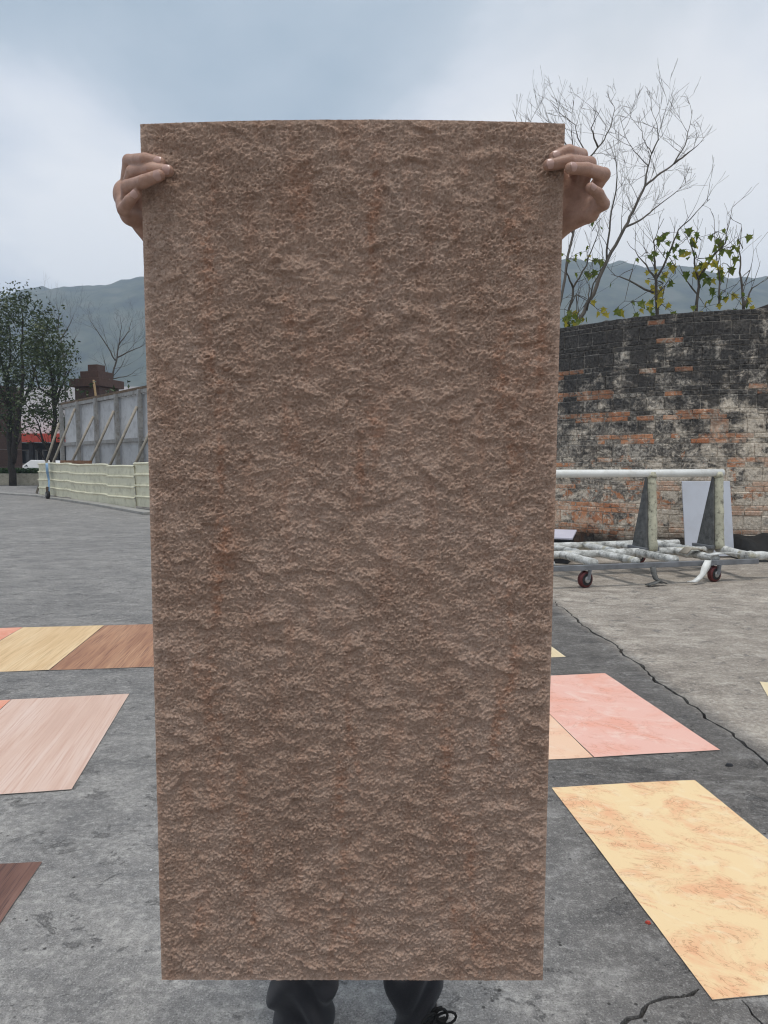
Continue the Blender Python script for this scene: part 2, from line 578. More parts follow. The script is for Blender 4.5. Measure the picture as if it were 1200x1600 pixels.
# ---------------------------------------------------------------- old brick wall
def wall_mats():
    out = {}
    for key in ('sooty', 'exposed', 'core'):
        m, t = mat('wall_' + key, 0.92, 0.15)
        P = t.pos
        s = t.n('ShaderNodeSeparateXYZ')
        t.l(P, s.inputs[0])
        z = s.outputs[2]
        oi = t.n('ShaderNodeObjectInfo').outputs['Random']
        n = t.noise(P, 3.0, 7, 0.68, 0.6)
        nst = t.noise(t.map(P, (1, 1, 0.35)), 3.4, 8, 0.70, 0.4)
        fine = t.noise(P, 28, 6, 0.7)
        nh = t.noise(t.map(P, (1, 1, 2.0), loc=(4, 4, 2)), 3.6, 9, 0.70, 0.5)
        brk = t.math('MULTIPLY', t.math('SUBTRACT', oi, .5), .11 if key != 'core' else 0.0)
        grey = t.ramp(t.math('ADD', t.math('MULTIPLY', fine, 0.6), t.math('MULTIPLY', n, 0.4)),
                      [(0.41, (0.045, 0.044, 0.044)), (0.5, (0.20, 0.183, 0.163)), (0.58, (0.54, 0.49, 0.42))])
        if key == 'exposed':
            br = t.mix(oi, (0.46, 0.17, 0.08), (0.66, 0.32, 0.175))
            br = t.mix(t.rng(fine, 0.45, 0.7, 0, 0.6), br, (0.50, 0.31, 0.20))
            base = t.mix(t.rng(t.noise(P, 11, 6, .7, .5), 0.50, 0.62), br, grey)
        elif key == 'core':
            base = t.mix(t.rng(fine, 0.4, 0.6), (0.34, 0.31, 0.27), (0.70, 0.65, 0.57))
        else:
            base = t.mix(t.math('MULTIPLY', oi, 0.55), grey, (0.22, 0.185, 0.15))
            rawp = t.math('ADD', t.noise(t.map(P, loc=(1, 6, 2)), 4.2, 7, .66, .6), t.rng(z, .5, 2.2, .05, -.14))
            base = t.mix(t.rng(rawp, .545, .59, 0, .85), base, (.52, .225, .11))
        # lime wash left in patches, more of it low down and to the right
        lowf = t.rng(z, 0.4, 3.0, 0.10, -0.075)
        rt = t.rng(s.outputs[0], 3.4, 5.6, -0.05, 0.07)
        lime_n = t.math('ADD', t.noise(t.map(P, (1, 1, 1.7), loc=(7, 3, 1)), 2.4, 9, 0.70, 0.5), t.math('ADD', t.math('ADD', lowf, rt), t.math('MULTIPLY', brk, .8)))
        lime = t.math('MAXIMUM', t.rng(lime_n, 0.505, 0.575, 0, 0.9 if key != 'exposed' else 0.5),
                      t.rng(t.noise(t.map(P, loc=(2, 8, 4)), 8.5, 8, 0.72, 0.8), 0.545, 0.60, 0, 0.8))
        base = t.mix(lime, base, t.mix(t.rng(fine, .35, .65), (0.46, 0.385, 0.295), (0.90, 0.80, 0.67)))
        # black mould running down from the top
        up = t.rng(z, 0.8, 3.3, -0.085, 0.165)
        soot_n = t.math('ADD', t.math('ADD', t.math('MULTIPLY', nst, 0.45), t.math('MULTIPLY', nh, 0.55)), t.math('ADD', up, brk))
        soot = t.rng(soot_n, 0.505, 0.60, 0, {'sooty': 0.92, 'exposed': 0.5, 'core': 0.62}[key])
        base = t.mix(soot, base, t.mix(t.rng(fine, .35, .65), (0.018, 0.018, 0.019), (0.085, 0.083, 0.082)))
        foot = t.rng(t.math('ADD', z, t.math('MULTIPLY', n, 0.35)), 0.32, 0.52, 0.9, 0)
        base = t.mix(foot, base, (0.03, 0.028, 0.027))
        pit = t.rng(t.noise(P, 75, 4, 0.7), 0.55, 0.7, 0, 0.5)
        base = t.mix(pit, base, (0.04, 0.04, 0.04))
        t.l(base, t.b.inputs['Base Color'])
        bump(t, t.math('ADD', fine, t.math('MULTIPLY', t.noise(P, 110, 4, 0.7), 0.4)), 0.9, 0.02)
        out[key] = m
    return out


WM = wall_mats()
wpl = [(740, 13.0), (800, 12.35), (870, 11.6), (950, 10.95), (1010, 10.6), (1080, 10.35), (1150, 10.2), (1220, 10.1), (1300, 10.06), (1420, 10.02)]
WP = np.array([[at(px, 725, Y).x, Y] for px, Y in wpl])
_s = np.concatenate([[0], np.cumsum(np.hypot(*np.diff(WP, axis=0).T))])
WL = float(_s[-1])
_ss = np.linspace(0, WL, 200)
_wx = np.interp(_ss, _s, WP[:, 0])
_wy = np.interp(_ss, _s, WP[:, 1])
for _ in range(60):
    _wy[1:-1] = (_wy[:-2] + 2 * _wy[1:-1] + _wy[2:]) / 4
    _wx[1:-1] = (_wx[:-2] + 2 * _wx[1:-1] + _wx[2:]) / 4


def wall_at(s):
    x, y = np.interp(s, _ss, _wx), np.interp(s, _ss, _wy)
    x2, y2 = np.interp(min(s + 0.05, WL), _ss, _wx), np.interp(min(s + 0.05, WL), _ss, _wy)
    x1, y1 = np.interp(max(s - 0.05, 0), _ss, _wx), np.interp(max(s - 0.05, 0), _ss, _wy)
    return Vector((x, y, 0)), math.atan2(y2 - y1, x2 - x1)


def brick_wall():
    WH, T = 3.5, 0.26
    p0, a0 = wall_at(WL / 2)
    root = empty('brick_wall', (p0.x, p0.y, 0), 'tall curving old brick wall blackened by mould with lime patches', 'wall')
    mb = MB()
    vs, fs = [], []
    N = 60
    for i in range(N + 1):
        p, a = wall_at(WL * i / N)
        nrm = Vector((math.sin(a), -math.cos(a), 0))     # towards the yard
        top = WH + 0.02 * math.sin(i * 1.7) - 0.01
        f0, b0 = p - nrm * 0.004, p - nrm * T
        vs += [(f0.x, f0.y, -0.05), (f0.x, f0.y, top), (b0.x, b0.y, top), (b0.x, b0.y, -0.05)]
    for i in range(N):
        k = i * 4
        for j in range(3):
            fs.append((k + j, k + j + 4, k + j + 5, k + j + 1))
    fs += [(0, 1, 2, 3), (N * 4 + 3, N * 4 + 2, N * 4 + 1, N * 4)]
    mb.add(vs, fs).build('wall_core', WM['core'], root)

    # shared brick meshes: tall shiners, thin stretchers, headers
    def bmesh_brick(l, h, seed):
        r = random.Random(seed)
        d = 0.09
        x, z = l / 2, h / 2
        j = lambda k=0.004: r.uniform(-k, k)
        c = 0.006
        f = [(-x + c + j(), -0.007 + j(.003), -z + c + j()), (x - c + j(), -0.007 + j(.003), -z + c + j()),
             (x - c + j(), -0.007 + j(.003), z - c + j()), (-x + c + j(), -0.007 + j(.003), z - c + j())]
        b = [(-x + j(), 0.0, -z + j()), (x + j(), 0.0, -z + j()), (x + j(), 0.0, z + j()), (-x + j(), 0.0, z + j())]
        e = [(-x, d, -z), (x, d, -z), (x, d, z), (-x, d, z)]
        vsb = f + b + e
        fsb = [(0, 1, 2, 3)]
        for o in (0, 4):
            for i in range(4):
                k = (i + 1) % 4
                fsb.append((o + i, o + i + 4, o + k + 4, o + k))
        return vsb, fsb
    kinds = {}
    for nm, l, h in (('tall', 0.240, 0.190), ('thin', 0.240, 0.065), ('head', 0.116, 0.065)):
        for v in range(5):
            vsb, fsb = bmesh_brick(l, h, hash((len(nm), v, int(l * 1000))) % 1000)
            for key in ('sooty', 'exposed'):
                me = bpy.data.meshes.new('brick')
                me.from_pydata(vsb, [], fsb)
                me.update()
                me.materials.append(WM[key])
                kinds[(nm, v, key)] = me
    lst = []
    z = 0.0
    r = random.Random(21)
    row = 0
    while z < WH - 0.03:
        for ci, (nm, hh) in enumerate((('tall', 0.2), ('thin', 0.075), ('thin', 0.075))):
            off = (0.125 if row % 2 else 0.0) + r.uniform(-0.02, 0.02)
            s = off + 0.06
            while s < WL - 0.13:
                k2 = nm
                if nm == 'thin' and r.random() < 0.28: k2 = 'head'
                w = 0.125 if k2 == 'head' else 0.249
                p, a = wall_at(s + w / 2)
                zz2 = z + hh / 2
                e = .75 * mnoise.noise(Vector((p.x * 1.5, zz2 * 1.9, 4.4))) + 0.45 * mnoise.noise(Vector((p.x * 5, zz2 * 7, 1.1))) + r.uniform(-.14, .14)
                e += -0.22 * max(0, zz2 - 2.4) + (0.18 if zz2 < 1.5 and p.x < 3.6 else 0)
                ex = (nm == 'thin' and e > 0.08) or (nm == 'tall' and e > 0.60)
                lst.append((p, a, zz2, k2, r.randrange(5), 'exposed' if ex else 'sooty',
                            r.uniform(-0.006, 0.006), r.uniform(-0.012, 0.012)))
                s += w
            z += hh
            row += 1
    def size(b):
        p = b[0]
        px = 600 + p.x / p.y * F
        vis = 866 < px < 1203
        return (0 if vis else 1, p.y + (0.4 if b[3] == 'head' else 0) - (0.3 if b[3] == 'tall' else 0))
    lst.sort(key=size)
    stuff = {'sooty': MB(), 'exposed': MB()}
    for i, (p, a, zz2, k2, v, key, dp, tilt) in enumerate(lst):
        nrm = Vector((math.sin(a), -math.cos(a), 0))
        me = kinds[(k2, v, key)]
        loc = p + nrm * (0.0 + dp) + Vector((0, 0, zz2))
        if i < 300:
            o = bpy.data.objects.new('brick', me)
            C.objects.link(o)
            o.parent = root
            o.location = loc - Vector(root.location)
            o.rotation_euler = (0, tilt, a + tilt * 0.5)
        else:
            mm = Matrix.Translation(loc) @ Matrix.Rotation(a, 4, 'Z')
            stuff[key].add([mm @ q.co for q in me.vertices], [tuple(f.vertices) for f in me.polygons])
    a_ = stuff['sooty'].build('brick', WM['sooty'], root)
    n0 = len(a_.data.polygons)
    me = a_.data
    me.materials.append(WM['exposed'])
    b_ = stuff['exposed']
    # join the exposed remainder into the same stuff mesh
    bm2 = bmesh.new()
    bm2.from_mesh(me)
    inv = wloc(root).inverted()
    nv = [bm2.verts.new(inv @ Vector(q)) for q in b_.v]
    for f in b_.f:
        ff = bm2.faces.new([nv[i] for i in f])
        ff.material_index = 1
    bm2.to_mesh(me)
    bm2.free()
    tag(a_, kind='stuff')


brick_wall()

# ---------------------------------------------------------------- left distance: building, gate pillars, hoarding
M_white_wall = simple('pale_render', (0.62, 0.60, 0.60), 0.10, 0.6, dirt=(0.4, 0.38, 0.36), dirt_amt=0.35)
M_red = simple('red_fascia', (0.42, 0.060, 0.040), 0.2, 1.5, 0.6)
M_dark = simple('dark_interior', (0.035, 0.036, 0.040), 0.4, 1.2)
M_glass, _t = mat('window_glass', 0.12, 0.5)
_t.b.inputs['Base Color'].default_value = (0.03, 0.035, 0.04, 1)
M_brown = simple('brown_granite', (0.085, 0.046, 0.034), 0.22, 9, 0.6, 0.35, bmp=0.2)
M_joint = simple('pale_joint', (0.34, 0.29, 0.26), 0.15, 5)
M_pinkwall = simple('pink_plaster', (0.34, 0.25, 0.22), 0.2, 2)
M_steel = simple('weathered_steel', (0.27, 0.265, 0.255), 0.25, 4, 0.6, 0.4, dirt=(0.12, 0.075, 0.045), dirt_amt=0.45)
M_board = simple('grey_board', (0.50, 0.50, 0.505), 0.12, 1.4, 0.7, dirt=(0.2, 0.19, 0.19), dirt_amt=0.45)
M_rust = simple('rusty_steel', (0.13, 0.09, 0.06), 0.4, 7, 0.85)
M_pole = simple('bamboo_pole', (0.30, 0.265, 0.215), 0.25, 6, 0.7)
M_cream = simple('cream_sheet', (0.70, 0.67, 0.51), 0.08, 2.0, 0.5, 0.4, dirt=(0.33, 0.30, 0.20), dirt_amt=0.45)
M_blue = simple('blue_plastic', (0.20, 0.33, 0.48), 0.25, 9, 0.35, 0.5)
M_rubber = simple('black_rubber', (0.025, 0.025, 0.026), 0.3, 20, 0.7)
M_kerb = simple('kerb_concrete', (0.30, 0.29, 0.27), 0.22, 3, bmp=0.3)
M_bark = simple('dark_bark', (0.035, 0.030, 0.026), 0.4, 12, 0.95)
M_bark2 = simple('grey_bark', (0.088, 0.078, 0.066), 0.35, 10, 0.95)
M_wood = simple('raw_wood', (0.46, 0.31, 0.16), 0.2, 10)


def building():
    Y = 62.0
    x0, x1 = at(-160, 700, Y).x, at(330, 700, Y).x
    b = empty('warehouse_building', ((x0 + x1) / 2, Y, 0), 'pale low building with a red fascia above a dark open front', 'building')
    zt = at(60, 604, Y).z
    zr1, zr0 = at(60, 678, Y).z, at(60, 691, Y).z
    MB().box(((x0 + x1) / 2, Y + 5, (zr1 + zt) / 2), (x1 - x0, 10, zt - zr1)).build('upper_wall', M_white_wall, b)
    MB().box(((x0 + x1) / 2, Y - 0.4, (zr0 + zr1) / 2 - 0.01), (x1 - x0, 1.6, zr1 - zr0)).build('fascia', M_red, b)
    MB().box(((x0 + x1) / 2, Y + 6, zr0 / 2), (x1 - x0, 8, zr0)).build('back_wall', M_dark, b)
    n = 12
    for i in range(n + 1):
        x = x0 + 0.4 + (x1 - x0 - 0.8) * i / n
        MB().box((x, Y + 0.5, zr0 / 2 - 0.005), (0.35, 0.35, zr0 - 0.01)).build('column', M_dark, b)
    for i in range(n):
        x = x0 + 0.4 + (x1 - x0 - 0.8) * (i + 0.5) / n
        w = MB().box((x, Y + 1.97, zr0 * 0.60), (1.8, 0.06, zr0 * 0.42)).build('window', M_steel, b)
        MB().box((x, Y + 1.93, zr0 * 0.60), (1.6, 0.03, zr0 * 0.36)).build('pane', M_glass, w)
    lw0, lw1 = at(22, 720, 54).x, at(66, 720, 54).x
    w = MB().box(((lw0 + lw1) / 2 - 1, 54, 0.62), (lw1 - lw0 + 4, 0.25, 1.25)).build('low_wall', M_pinkwall, bevel=0.02)
    tag(w, 'low pinkish plaster wall in front of the red fascia', 'wall')


building()


def pillar(px0, px1, ytop, ybase_Y, label, cap):
    Y = ybase_Y
    xa, xb = at(px0, 700, Y).x, at(px1, 700, Y).x
    cx, w = (xa + xb) / 2, xb - xa
    if cap[0][0] > .3: w /= 1.26
    root = empty('gate_pillar', (cx, Y + w / 2, 0), label, 'pillar', 'brown stone gate pillars', rz=R(-18) if cap else 0)
    zt = at(px0, ytop, Y).z
    c = Vector((cx, Y + w / 2, 0))
    rz = root.rotation_euler.z
    nb = 5
    for i in range(nb):
        h = zt / nb
        MB().box(c + Vector((0, 0, h * (i + 0.5))), (w, w, h - 0.03), rz).build('stone_course', M_brown, root, bevel=0.012)
    MB().box(c + Vector((0, 0, zt / 2)), (w - 0.06, w - 0.06, zt - 0.02), rz).build('joint_core', M_joint, root)
    for dw, h0, h1 in cap:
        MB().box(c + Vector((0, 0, zt + (h0 + h1) / 2)), (w + dw, w + dw, h1 - h0), rz).build('cap_step', M_brown, root, bevel=0.015)
    return root, c, w, zt


pillar(-40, 8, 618, 44.0, 'brown stone gate pillar at the left edge before the dark tree', [(0.25, 0, 0.62)])
_, pc, pw, pz = pillar(116, 174, 604, 40.0, 'brown stone gate pillar with a stepped pyramid cap behind the steel hoarding',
       [(0.42, 0.0, 0.45), (-0.42, 0.45, 0.9), (-1.0, 0.9, 1.3)])
p = at(148, 603, 38.6)
s_ = MB().bar(p + Vector((0.08, 0, -0.9)), p + Vector((-0.05, 0, 0.32)), 0.16, 0.06).build('wooden_strip', M_wood)
tag(s_, 'pale wooden strip standing against the stepped brown pillar', 'plank')


def kerb_and_planter():
    a, b = gr(-120, 757.5), gr(330, 800)
    k = MB()
    pts = [gr(-160, 762), gr(60, 775.5), gr(150, 789), gr(235, 804)]
    for p, q in zip(pts, pts[1:]):
        k.bar(p + Vector((0, 0, 0.035)), q + Vector((0, 0, 0.035)), 0.34, 0.07)
    tag(k.build('kerb', M_kerb, bevel=0.01), 'low pale concrete kerb across the far yard', kind='structure')
    # planter
    Y = 43.0
    x0, x1 = at(-70, 750, Y).x, at(66, 750, Y).x
    root = empty('planter', ((x0 + x1) / 2, Y, 0), 'low cream planter with leafy green plants beside the brown pillar', 'planter')
    MB().box(((x0 + x1) / 2, Y, 0.36), (x1 - x0, 0.3, 0.72)).build('planter_wall', simple('planter_plaster', (0.40, 0.36, 0.28), 0.25, 2.2, dirt=(0.16, 0.15, 0.12)), root, bevel=0.03)
    MB().box(((x0 + x1) / 2, Y + 1.0, 0.34), (x1 - x0, 1.66, 0.62)).build('soil_bed', M_soil, root)
    lf = MB()
    r = random.Random(4)
    for i in range(150):
        bx, by = r.uniform(x0, x1), Y + r.uniform(0.2, 1.6)
        for j in range(7):
            a = r.uniform(0, 6.28)
            L = r.uniform(0.35, 0.75)
            w = 0.05
            d = Vector((math.cos(a), math.sin(a), 0))
            sd = Vector((-d.y, d.x, 0)) * w
            p = Vector((bx, by, 0.62))
            m_ = p + d * L * 0.35 + Vector((0, 0, L * 0.6))
            e_ = p + d * L * 0.8 + Vector((0, 0, L * 0.5))
            lf.add([p - sd * .4, p + sd * .4, m_ + sd, m_ - sd, e_], [(0, 1, 2, 3), (3, 2, 4)])
    g = simple('planter_leaf', (0.055, 0.105, 0.030), 0.4, 3, 0.5)
    tag(lf.build('plant_leaves', g, root), kind='stuff')


kerb_and_planter()


def car():
    Y = 50.0
    c = at(84, 725, Y)
    root = empty('parked_car', (c.x, Y, 0), 'white car parked under the red fascia behind the thin tree', 'car')
    W = simple('car_white', (0.72, 0.72, 0.72), 0.04, 3, 0.3, 0.5)
    L, wd = 4.2, 1.7
    # side profile extruded, roof narrower
    prof = [(-2.1, .35), (2.1, .35), (2.12, .75), (1.9, .95), (1.0, 1.05), (0.35, 1.55), (-1.3, 1.58), (-1.95, 1.10), (-2.12, .9)]
    n = len(prof)
    vs = [(c.x + x, Y - wd / 2 + (0.18 if z > 1.2 else 0), z) for x, z in prof] + [(c.x + x, Y + wd / 2 - (0.18 if z > 1.2 else 0), z) for x, z in prof]
    MB().add(vs, [tuple(range(n)), tuple(reversed(range(n, 2 * n)))] + [(i, i + n, (i + 1) % n + n, (i + 1) % n) for i in range(n)]).build('body', W, root, bevel=0.05)
    for sy in (-1, 1):
        yy = Y + sy * (wd / 2 - 0.055)
        for xa, xb, xc, xd in ((-1.72, -0.5, -0.5, -1.25), (-0.4, 0.85, 0.32, -0.4)):
            y2 = Y + sy * (wd / 2 - 0.165)
            MB().add([(c.x + xa, yy + sy * .012, 1.12), (c.x + xb, yy + sy * .012, 1.12), (c.x + xc, y2 + sy * .012, 1.48), (c.x + xd, y2 + sy * .012, 1.48)], [(0, 1, 2, 3)]).build('window', M_glass, root)
    for sx in (-1.3, 1.3):
        for sy in (-1, 1):
            w = MB().lathe((c.x + sx, Y + sy * 0.75, 0.32), (0, sy, 0), [(-.1, .30), (-.06, .32), (.08, .32), (.11, .28)], 18).build('wheel', M_rubber, root)
            MB().lathe((c.x + sx, Y + sy * 0.75, 0.32), (0, sy, 0), [(.10, .2), (.125, .19)], 12).build('rim', M_steel, w)
    for sx, nm in ((2.1, 'headlight'), (-2.1, 'tail_light')):
        for sy in (-.6, .6):
            MB().box((c.x + sx, Y + sy, .82), (.08, .3, .12)).build(nm, W if nm == 'headlight' else M_red, root, bevel=.02)


car()


def hoarding():
    # steel-framed boards, and the low cream sheets standing in front of them
    A, B = at(60, 725, 28.0), at(231, 725, 20.0)
    A = Vector((A.x, 28.0, 0)); B = Vector((B.x, 20.0, 0))
    d = (B - A).normalized()
    nb = Vector((-d.y, d.x, 0))
    if nb.y < 0: nb = -nb
    A2 = A + nb * 1.7

    def along(base, px):                                # distance along the fence line seen at picture column px
        k = (px - 600) / F
        return (k * base.y - base.x) / (d.x - k * d.y)
    A2 = A2 + d * along(A2, 103)
    # board line
    root = empty('hoarding', tuple(A2 + d * 6), 'tall grey boarded hoarding on a steel frame propped by slanting poles', 'hoarding')
    Ht = 3.85
    pw_ = along(A2, 226) / 4
    n = 9
    up = Vector((0, 0, 1))
    for i in range(n + 1):
        p = A2 + d * (pw_ * i)
        MB().bar(p - nb * 0.10, p - nb * 0.10 + up * Ht, 0.16, 0.12, d).build('frame_post', M_steel, root, bevel=.008)
    for z in (0.15, 2.15, Ht - 0.06):
        MB().bar(A2 - d * .05 + up * z - nb * .03, A2 + d * (pw_ * n + .05) + up * z - nb * .03, 0.09, 0.13).build('frame_rail', M_steel, root)
    MB().bar(A2 - d * .1 + up * (Ht + 0.05), A2 + d * (pw_ * n + .1) + up * (Ht + 0.05), 0.16, 0.09).build('rusty_cap', M_rust, root)
    for i in range(n):
        p = A2 + d * (pw_ * (i + .5)) + nb * 0.05
        for z0, z1 in ((0.22, 2.09), (2.21, Ht - .13)):
            MB().bar(p - d * (pw_ / 2 - .02) + up * ((z0 + z1) / 2), p + d * (pw_ / 2 - .02) + up * ((z0 + z1) / 2), 0.03, z1 - z0).build('board_panel', M_board, root)
    r = random.Random(2)
    for i in range(n + 1):
        p = A2 + d * (pw_ * i)
        top = p - nb * 0.2 + up * (Ht - r.uniform(0.25, 0.8))
        foot = p - nb * (1.35 if i else 1.0) - d * (1.15 if i else .75)
        MB().tube([foot + up * 0.02, foot.lerp(top, .5) + up * r.uniform(-.03, .03), top], 0.05, 7).build('prop_pole', M_pole, root, smooth=True)
    # cream sheets
    f = empty('cream_sheet_fence', tuple(A + d * 4), 'low fence of overlapping cream ribbed metal sheets before the hoarding', 'fence')
    cuts = [0] + [along(A, q) for q in (112, 137, 173, 214, 250)]
    Ls = [cuts[k + 1] - cuts[k] for k in range(5)] + [2.6, 2.6]
    s = 0.0
    for k, L in enumerate(Ls):
        zb = 0.07 + [0.03, .0, -.02, -.04, 0.0, .02, 0][k]
        h = 1.24 + [0, .0, .02, .0, .03, 0, 0][k]
        off = [0.0, -0.03, -0.06, -0.09, -0.05, -.07, -.03][k]
        prof = []
        nr = 4
        for j in range(nr):
            z0 = h * j / nr
            z1 = h * (j + 1) / nr
            prof += [(z0 + .0, 0), (z1 - .07, -0.012), (z1 - .045, -.05), (z1 - .02, -.05)]
        prof.append((h, 0))
        nu = 16
        vs = []
        for i in range(nu + 1):
            u = L * 1.03 * i / nu
            for z, o in prof:
                q = A + d * (s + u) + nb * (off + o)
                w = mnoise.noise(Vector((s + u, z * 1.3, k * 3.1))) * 0.022
                sag = mnoise.noise(Vector(((s + u) * .9, 2.2, k))) * .035
                vs.append(q + nb * w + up * (zb + z + sag))
        m_ = len(prof)
        fs = [(i * m_ + j, (i + 1) * m_ + j, (i + 1) * m_ + j + 1, i * m_ + j + 1) for i in range(nu) for j in range(m_ - 1)]
        o = MB().add(vs, fs).build('ribbed_sheet', M_cream, f)
        sm = o.modifiers.new('thick', 'SOLIDIFY')
        sm.thickness = 0.012
        s += L
    for s2 in (0.06, cuts[1], cuts[3], cuts[5]):
        q = A + d * s2 + nb * 0.12
        MB().bar(q + up * 0, q + up * 1.2, .06, .06).build('stake', M_steel, f)
    # blue plastic strip hung over the fence and the caster under it
    q = A + d * along(A, 82) - nb * 0.13
    vs = []
    for i in range(13):
        z = 1.33 - i * 0.092
        w = 0.11 + 0.05 * math.sin(i * .5 + .5)
        x = 0.03 * i * .6 + 0.04 * math.sin(i * .8)
        b = q + d * x - nb * (0.03 + .03 * math.sin(i * .7)) + up * z
        vs += [b - d * w, b - nb * .05, b + d * w]
    fs = [(i * 3 + j, i * 3 + j + 1, i * 3 + j + 4, i * 3 + j + 3) for i in range(12) for j in range(2)]
    bl = MB().add(vs, fs).build('plastic_strip', M_blue, smooth=True)
    bl.modifiers.new('thick', 'SOLIDIFY').thickness = 0.006
    tag(bl, 'blue plastic strip hanging down the cream sheet fence', 'plastic strip')
    w = empty('caster_wheel', tuple(q + d * .28), 'small black wheel on the ground below the blue plastic strip', 'wheel')
    c = q + d * .26 - nb * .12 + up * 0.15
    MB().lathe(c, nb, [(-.06, .11), (-.04, .15), (.04, .15), (.06, .11)], 16).build('tyre', M_rubber, w, smooth=True)
    MB().lathe(c, nb, [(-.07, .06), (.07, .06)], 10).build('hub', M_steel, w)
    MB().bar(c + up * .12, c + up * .3, .06, .14).build('bracket', M_rust, w)
    pk = MB().bar(A + d * 1.6 + nb * .4 + up * 1.38, A + d * 4.6 + nb * .45 + up * 1.36, .12, .12).build('wooden_beam', simple('brown_beam', (0.24, 0.125, 0.07), .25, 5))
    tag(pk, 'long brown wooden beam lying along the top of the cream fence', 'beam')


hoarding()

# ---------------------------------------------------------------- trees
def twigs(mb, p, d, L, r, level, rd, spread=0.6, up=0.25, sides=4, nodes=None, kids=(2, 3)):
    n = 4
    pts, rad = [p.copy()], [r]
    q = p.copy()
    dd = d.normalized()
    for i in range(n):
        dd = (dd + Vector((rd.uniform(-1, 1), rd.uniform(-1, 1), rd.uniform(-1, 1))) * 0.16 + Vector((0, 0, up * .22))).normalized()
        q = q + dd * (L / n)
        pts.append(q.copy())
        rad.append(max(r * (1 - .62 * (i + 1) / n), 0.0022))
    mb.tube(pts, rad, sides, cap=False)
    if nodes is not None: nodes += [(pts[2], dd), (pts[-1], dd)]
    if level <= 0: return
    for k in range(rd.randint(*kids)):
        i = rd.randint(1, n)
        ax = Vector((rd.uniform(-1, 1), rd.uniform(-1, 1), rd.uniform(-1, 1))).normalized()
        nd = (dd + ax * spread * rd.uniform(.6, 1.3) + Vector((0, 0, up))).normalized()
        twigs(mb, pts[i], nd, L * rd.uniform(.55, .85), rad[i] * .7, level - 1, rd, spread, up, sides, nodes, kids)


def leaf_cards(pts, size, n_per, rd, jitter, aspect=0.5):
    mb = MB()
    for p, d in pts:
        for k in range(n_per):
            c = p + Vector((rd.gauss(0, 1), rd.gauss(0, 1), rd.gauss(0, 1))) * jitter
            a = Vector((rd.uniform(-1, 1), rd.uniform(-1, 1), rd.uniform(-1, .5))).normalized()
            b = a.orthogonal().normalized()
            b = (Matrix.Rotation(rd.uniform(0, 6.28), 3, a) @ b)
            s = size * rd.uniform(.6, 1.3)
            mb.add([c, c + a * s * .5 + b * s * aspect * .5, c + a * s, c + a * s * .5 - b * s * aspect * .5], [(0, 1, 2, 3)])
    return mb


def leafmat(name, stops, rough=0.5):
    m, t = mat(name, rough, 0.3)
    n = t.noise(t.pos, 1.1, 4, .6)
    w = t.n('ShaderNodeTexWhiteNoise')
    t.l(t.vmath('SCALE', t.pos), w.inputs[0])
    n2 = t.noise(t.pos, 14, 2, .6)
    c = t.ramp(t.math('ADD', t.math('MULTIPLY', n, .55), t.math('MULTIPLY', n2, .45)), stops)
    t.l(c, t.b.inputs['Base Color'])
    t.b.inputs['Subsurface Weight'].default_value = 0
    return m


def limb_tree(name, label, cat, base, Y, limbs, mat_bark, seed, twig_L, lv, r0, spread=.6, up=.3, every=2, rtw=.35, dy=0.6, group=None, kids=(2, 3), sides=5):
    """limbs: pixel polylines placed at distance Y, each leaning a little nearer or farther"""
    rd = random.Random(seed)
    root = empty(name, tuple(base), label, cat, group)
    tr, cr = MB(), MB()
    nodes = []
    for li, (r1, pl) in enumerate(limbs):
        n = len(pl)
        lean = 0.0 if li == 0 else rd.uniform(-dy, dy)
        pts = []
        for i, (x, y) in enumerate(pl):
            pts.append(at(x, y, Y + lean * (i / max(1, n - 1))))
        if li == 0 and base.z <= pts[0].z: pts = [Vector(base)] + pts
        fine = []
        for a, b in zip(pts, pts[1:]):
            for k in range(4):
                fine.append(a.lerp(b, k / 4) + (Vector((rd.uniform(-1, 1), rd.uniform(-1, 1), rd.uniform(-1, 1))) * (b - a).length * .028 if k else Vector()))
        fine.append(pts[-1])
        m = len(fine)
        rr = [max(r1 * (1 - .96 * i / (m - 1)), .004) for i in range(m)]
        tr.tube(fine, rr, 7 if r1 > .03 else 5)
        for i in range(3, m, every):
            d = (fine[i] - fine[i - 1]).normalized()
            ax = Vector((rd.uniform(-1, 1), rd.uniform(-.6, .6), rd.uniform(-.3, 1))).normalized()
            twigs(cr, fine[i], (d * .6 + ax * .8), twig_L * rd.uniform(.6, 1.2) * (1.2 - .75 * i / m), max(rr[i] * rtw, .005), lv, rd, spread, up, 4, nodes, kids)
    tr.build('trunk', mat_bark, root, smooth=True)
    cr.build('crown', mat_bark, root)
    return root, nodes, rd


def Z4(x, y): return (780 + x / 2.857, 100 + y / 2.857)


